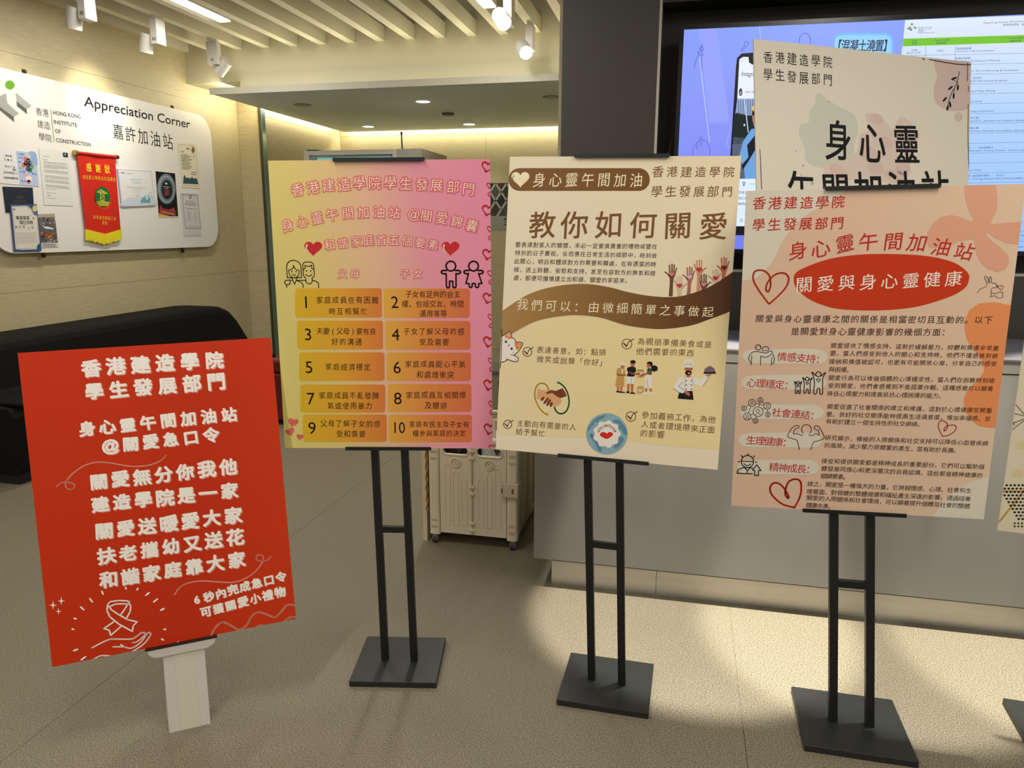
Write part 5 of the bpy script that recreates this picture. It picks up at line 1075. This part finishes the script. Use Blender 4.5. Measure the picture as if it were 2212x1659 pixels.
MB().box(X0+0.051, XD-0.041, Y0+0.016, Y0+0.022, 0.302, ZT-0.039).build('glass_door_pane', M_glass, fr)
for z in (0.6, 0.95, 1.3, 1.62): MB().box(X0+0.045, X1-0.045, Y0+0.08, Y1-0.05, z, z+0.01).build('shelf', M_fix, fr)
MB().box(X0+0.07, X0+0.09, Y0+0.05, Y0+0.07, 0.3, ZT-0.09).build('light_strip', M_inner, fr)
MB().box(X0+0.1, X1-0.3, Y0+0.05, Y0+0.07, ZT-0.075, ZT-0.055).build('light_strip', M_inner, fr)
MB().box(X0+0.11, X0+0.25, Y0+0.30, Y0+0.31, 1.70, 1.88).build('sign_plate', mat('exit_green', (30, 120, 70), 0.5, emit=0.6), fr)
MB().box(X0+0.02, X0+0.12, Y0+0.02, Y0+0.10, ZT+0.0005, ZT+0.012).build('hinge_cover', MATS['tv_black'], fr)
q = hit(869, 322, 'Y', 6.25); zt = ZT+0.001
an = thing('antenna', 'short black antenna standing on top of the display fridge', 'antenna', (q.x, 6.25, ZT))
MB().cyl((q.x, 6.25, zt), (q.x, 6.25, zt+0.012), 0.03, 0.012, n=16).build('base', MATS['tv_black'], an); MB().cyl((q.x, 6.25, zt+0.012), (q.x-0.004, 6.25, zt+0.13), 0.006, n=10).build('whip', MATS['tv_black'], an); MB().cyl((q.x-0.004, 6.25, zt+0.13), (q.x-0.004, 6.25, zt+0.155), 0.009, n=10).build('tip', MATS['tv_black'], an)
# poster on the back wall
q0, q1 = hit(1035, 396, 'Y', YB), hit(1180, 497, 'Y', YB)
SQ = Sheet((q0.x, YB-0.003, q0.z), (1, 0, 0), (0, 0, -1), q1.x-q0.x, q0.z-q1.z)
t = thing('wall_poster', 'dark poster of photographs in diamonds on the far back wall', 'poster', tuple(SQ.p(SQ.w/2, SQ.h, 0)))
b = MB(); b.extr([(0, 0), (SQ.w, 0), (SQ.w, SQ.h), (0, SQ.h)], [], lambda x, y, d: SQ.p(x, y, -d), 0.0025); b.build('panel', mat('poster_dark', (66, 70, 62), 0.4), t)
p = Print(SQ, (0, 0, 1.0), base=0.0004); sq = SQ.h/4.0
cols = ((58, 60, 56), (74, 60, 52), (52, 62, 44), (44, 46, 50), (82, 82, 74))
for j in range(4):
    for i in range(9):
        cx_, cy_ = sq*(i+(0.5 if j % 2 else 0)), sq*(j*0.75)
        p.face([(cx_, cy_-sq*0.68), (cx_+sq*0.46, cy_), (cx_, cy_+sq*0.68), (cx_-sq*0.46, cy_)], 1, ink(cols[(i*3+j) % 5]))
p.polyuv([(0, SQ.h*0.70), (SQ.w, SQ.h*0.70), (SQ.w, SQ.h), (0, SQ.h)], (150, 150, 138), 3)
for j in range(4):
    for i in range(9):
        cx_, cy_ = sq*(i+(0.5 if j % 2 else 0)), sq*(j*0.75)
        a_, b2 = (cx_, cy_-sq*0.75), (cx_+sq*0.5, cy_)
        for (ax, ay), (bx, by) in (((cx_, cy_-sq*.74), (cx_+sq*.5, cy_)), ((cx_+sq*.5, cy_), (cx_, cy_+sq*.74))): p.face([(ax-.012, ay), (ax+.012, ay), (bx+.012, by), (bx-.012, by)], 2, ink((170, 170, 158)))
u = SQ.uv(1097, 476); p.g('全', u[0], u[1], 0.11, 0, (40, 40, 38), 5); p.g('港', u[0]+0.13, u[1], 0.11, 0, (40, 40, 38), 5); p.build('print', t)
# crate trolley
CX0, CX1, CY0, CY1, CZ0, CZ1 = -0.998, -0.617, 2.80, 3.32, 0.043, 0.455
cr = thing('crate_trolley', 'beige folding plastic crate trolley on castors behind the posters', 'trolley', ((CX0+CX1)/2, 3.06, 0))
for x in (CX0, CX1-0.046):
    for y in (CY0, CY1-0.046):
        b = MB(); b.extr([(a_+x+0.023, c_+y+0.023) for a_, c_ in rrect(-0.023, 0.023, -0.023, 0.023, 0.011, 4)], [], lambda X_, Y_, d: (X_, Y_, CZ0+d), CZ1-CZ0); b.build('corner_post', M_beige, cr)
def onf(x, z): return (x, CY0+0.004, z)
gap = (CX0+0.048, -0.812, -0.810, CX1-0.048)
for k, (a_, c_) in enumerate(((gap[0], gap[1]-0.001), (gap[2]+0.001, gap[3]))):
    m_ = (a_+c_)/2; hole = rrect(m_-0.052, m_+0.052, 0.400, 0.433, 0.014, 4)
    b = MB(); b.extr([(a_, 0.052), (c_, 0.052), (c_, CZ1), (a_, CZ1)], [hole], lambda x, y, d: (x, CY0+0.006+d, y), 0.012); o = b.build('front_panel', M_beige, cr)
    rim = MB(); rim.extr(rrect(m_-0.057, m_+0.057, 0.395, 0.438, 0.017, 4), [rrect(m_-0.0525, m_+0.0525, 0.3995, 0.4335, 0.0145, 4)], lambda x, y, d: (x, CY0+0.003+d, y), 0.003); rim.build('handle_rim', M_beige, o)
    for r0, r1, dd in ((0.021, 0.017, 0.004), (0.011, 0.006, 0.003)):
        nn_ = 24; b = MB(); b.extr([(m_+r0*math.cos(2*math.pi*i/nn_), 0.365+r0*math.sin(2*math.pi*i/nn_)) for i in range(nn_)], [[(m_+r1*math.cos(2*math.pi*i/nn_), 0.365+r1*math.sin(2*math.pi*i/nn_)) for i in range(nn_)]], lambda x, y, d: (x, CY0+0.0055-dd+d, y), dd); b.build('round_boss', M_beige, o)
    for i in range(3):
        x = m_-0.036+i*0.036; top = (0.345, 0.315, 0.285)[i] if k == 0 else (0.29, 0.315, 0.34)[i]
        ou = [(x-0.012, 0.09)]+[(x-0.012*math.cos(a), top+0.012*math.sin(a)) for a in [math.pi*j/8 for j in range(9)]]+[(x+0.012, 0.09)]
        inn = [(x-0.0105, 0.0915)]+[(x-0.0105*math.cos(a), top+0.0105*math.sin(a)) for a in [math.pi*j/8 for j in range(9)]]+[(x+0.0105, 0.0915)]
        b = MB(); b.extr(ou, [inn], lambda x_, y_, d: (x_, CY0+0.0045+d, y_), 0.0014); b.build('rib', M_beige, o)
for z in (0.07, 0.10, 0.20+0.03, 0.26, 0.385, 0.415): MB().box(-0.822, -0.800, CY0-0.002, CY0+0.010, z, z+0.010).build('hinge', M_beige, cr, bevel=0.001)
MB().cyl((-0.811, CY0+0.004, 0.055), (-0.811, CY0+0.004, 0.45), 0.0035, n=8).build('hinge_pin', M_beige2, cr)
for x in (CX0+0.006, CX1-0.040):
    for z in (0.075, 0.105, 0.375, 0.405): MB().box(x+0.004, x+0.028, CY0-0.002, CY0+0.001, z, z+0.009).build('slot', M_beige2, cr)
b = MB().box(CX1-0.070, CX1+0.004, CY0-0.010, CY0-0.003, 0.235, 0.295).box(CX1-0.003, CX1+0.005, CY0-0.003, CY0+0.05, 0.235, 0.295); b.build('latch', mat('beige_latch', (205, 192, 168), 0.45), cr, bevel=0.003)
MB().box(CX1-0.066, CX1-0.060, CY0-0.0108, CY0-0.0102, 0.255, 0.275).box(CX1-0.022, CX1-0.014, CY0-0.0108, CY0-0.0102, 0.255, 0.275).build('latch_slot', mat('latch_brown', (110, 84, 56), 0.6), cr)
MB().box(CX1-0.014, CX1-0.002, CY0+0.048, CY1-0.048, 0.055, CZ1).build('side_panel', M_beige2, cr)
for y in (2.90, 3.02, 3.14): MB().box(CX1-0.002, CX1+0.003, y, y+0.07, 0.09, 0.40).build('side_rib', M_beige2, cr)
MB().box(CX0+0.002, CX0+0.014, CY0+0.048, CY1-0.048, 0.055, CZ1).build('side_panel', M_beige2, cr)
MB().box(CX0+0.046, CX1-0.046, CY1-0.016, CY1-0.004, 0.055, CZ1).build('back_panel', M_beige2, cr)
MB().box(CX0+0.015, CX1-0.015, CY0+0.02, CY1-0.02, 0.056, 0.066).build('bottom', M_beige2, cr)
b = MB(); b.extr([(CX0-0.003, CY0-0.002), (CX1+0.003, CY0-0.002), (CX1+0.003, CY1+0.002), (CX0-0.003, CY1+0.002)], [[(CX0+0.02, CY0+0.02), (CX1-0.02, CY0+0.02), (CX1-0.02, CY1-0.02), (CX0+0.02, CY1-0.02)]], lambda x, y, d: (x, y, CZ1+0.0005+d), 0.012); b.build('rim', M_beige, cr)
for k in range(9):
    x = CX0+0.012+k*0.042; MB().box(x, x+0.012, CY0+0.05, CY0+0.056, CZ1+0.0130, CZ1+0.085).build('lid_rib', M_beige, cr)
MB().box(CX0, CX1, CY0+0.05, CY0+0.058, CZ1+0.0853, CZ1+0.093).build('lid_edge', M_beige, cr)
for x in (CX0+0.020, CX1-0.022):
    for y in (CY0+0.022, CY1-0.022):
        c = MB().cyl((x, y, 0.036), (x, y, CZ0), 0.012, n=12).box(x-0.011, x-0.0085, y-0.016, y+0.010, 0.012, 0.036).box(x+0.0085, x+0.011, y-0.016, y+0.010, 0.012, 0.036).box(x-0.011, x+0.011, y-0.016, y+0.010, 0.0335, 0.036).build('castor', M_chrome, cr)
        MB().cyl((x-0.008, y-0.006, 0.0185), (x+0.008, y-0.006, 0.0185), 0.0180, n=20).build('wheel', M_rubber, c); MB().cyl((x-0.0086, y-0.006, 0.0185), (x+0.0086, y-0.006, 0.0185), 0.0110, n=14).build('hub', M_fix, c)
for x, y, z, c, l in ((-0.90, 3.0, 0.40, (26, 24, 26), 'black folded cloth'), (-0.74, 3.02, 0.395, (196, 194, 196), 'white and grey folded cloth')):
    t = thing('folded_cloth', l+' seen through the crate handle hole', 'cloth', (x, y, 0.067)); b = MB().box(x-0.06, x+0.06, y-0.12, y+0.12, 0.0675, 0.425); b.build('cloth', mat('cloth_%d' % c[0], c, 0.8), t, bevel=0.02)
    MB().obox((x+0.01, y-0.125, 0.41), (0.008, 0, 0.012), (0, 0.003, 0), (-0.01, 0, 0.02)).build('fold', mat('cloth_fold', (120, 118, 122) if c[0] > 100 else (60, 56, 58), 0.8), t)
# flat cardboard with gold ribbon leaning beside the trolley
t = thing('flat_panel', 'cream flat panel with a twisted gold ribbon beside the crate trolley', 'panel', (CX0-0.022, 2.95, 0.0))
MB().box(CX0-0.036, CX0-0.018, 2.82, 3.2, 0.0, 0.47).build('board', mat('cream_panel', (214, 196, 168), 0.5), t)
vs = []; fs = []
for i in range(41):
    z = 0.14+i*0.33/40; an_ = i*0.55; xx = CX0-0.012; c_, s_ = math.cos(an_)*0.0055, math.sin(an_)*0.0055
    vs += [(xx-c_, 2.810-s_, z), (xx+c_, 2.810+s_, z)]
    if i: fs.append((2*i-2, 2*i-1, 2*i+1, 2*i))
o = mesh('ribbon', vs, fs, mat('gold_ribbon', (190, 146, 66), 0.25, 0.8), t); md = o.modifiers.new('thickness', 'SOLIDIFY'); md.thickness = 0.0008

bpy.data.objects.remove(_go); bpy.data.curves.remove(_cu)
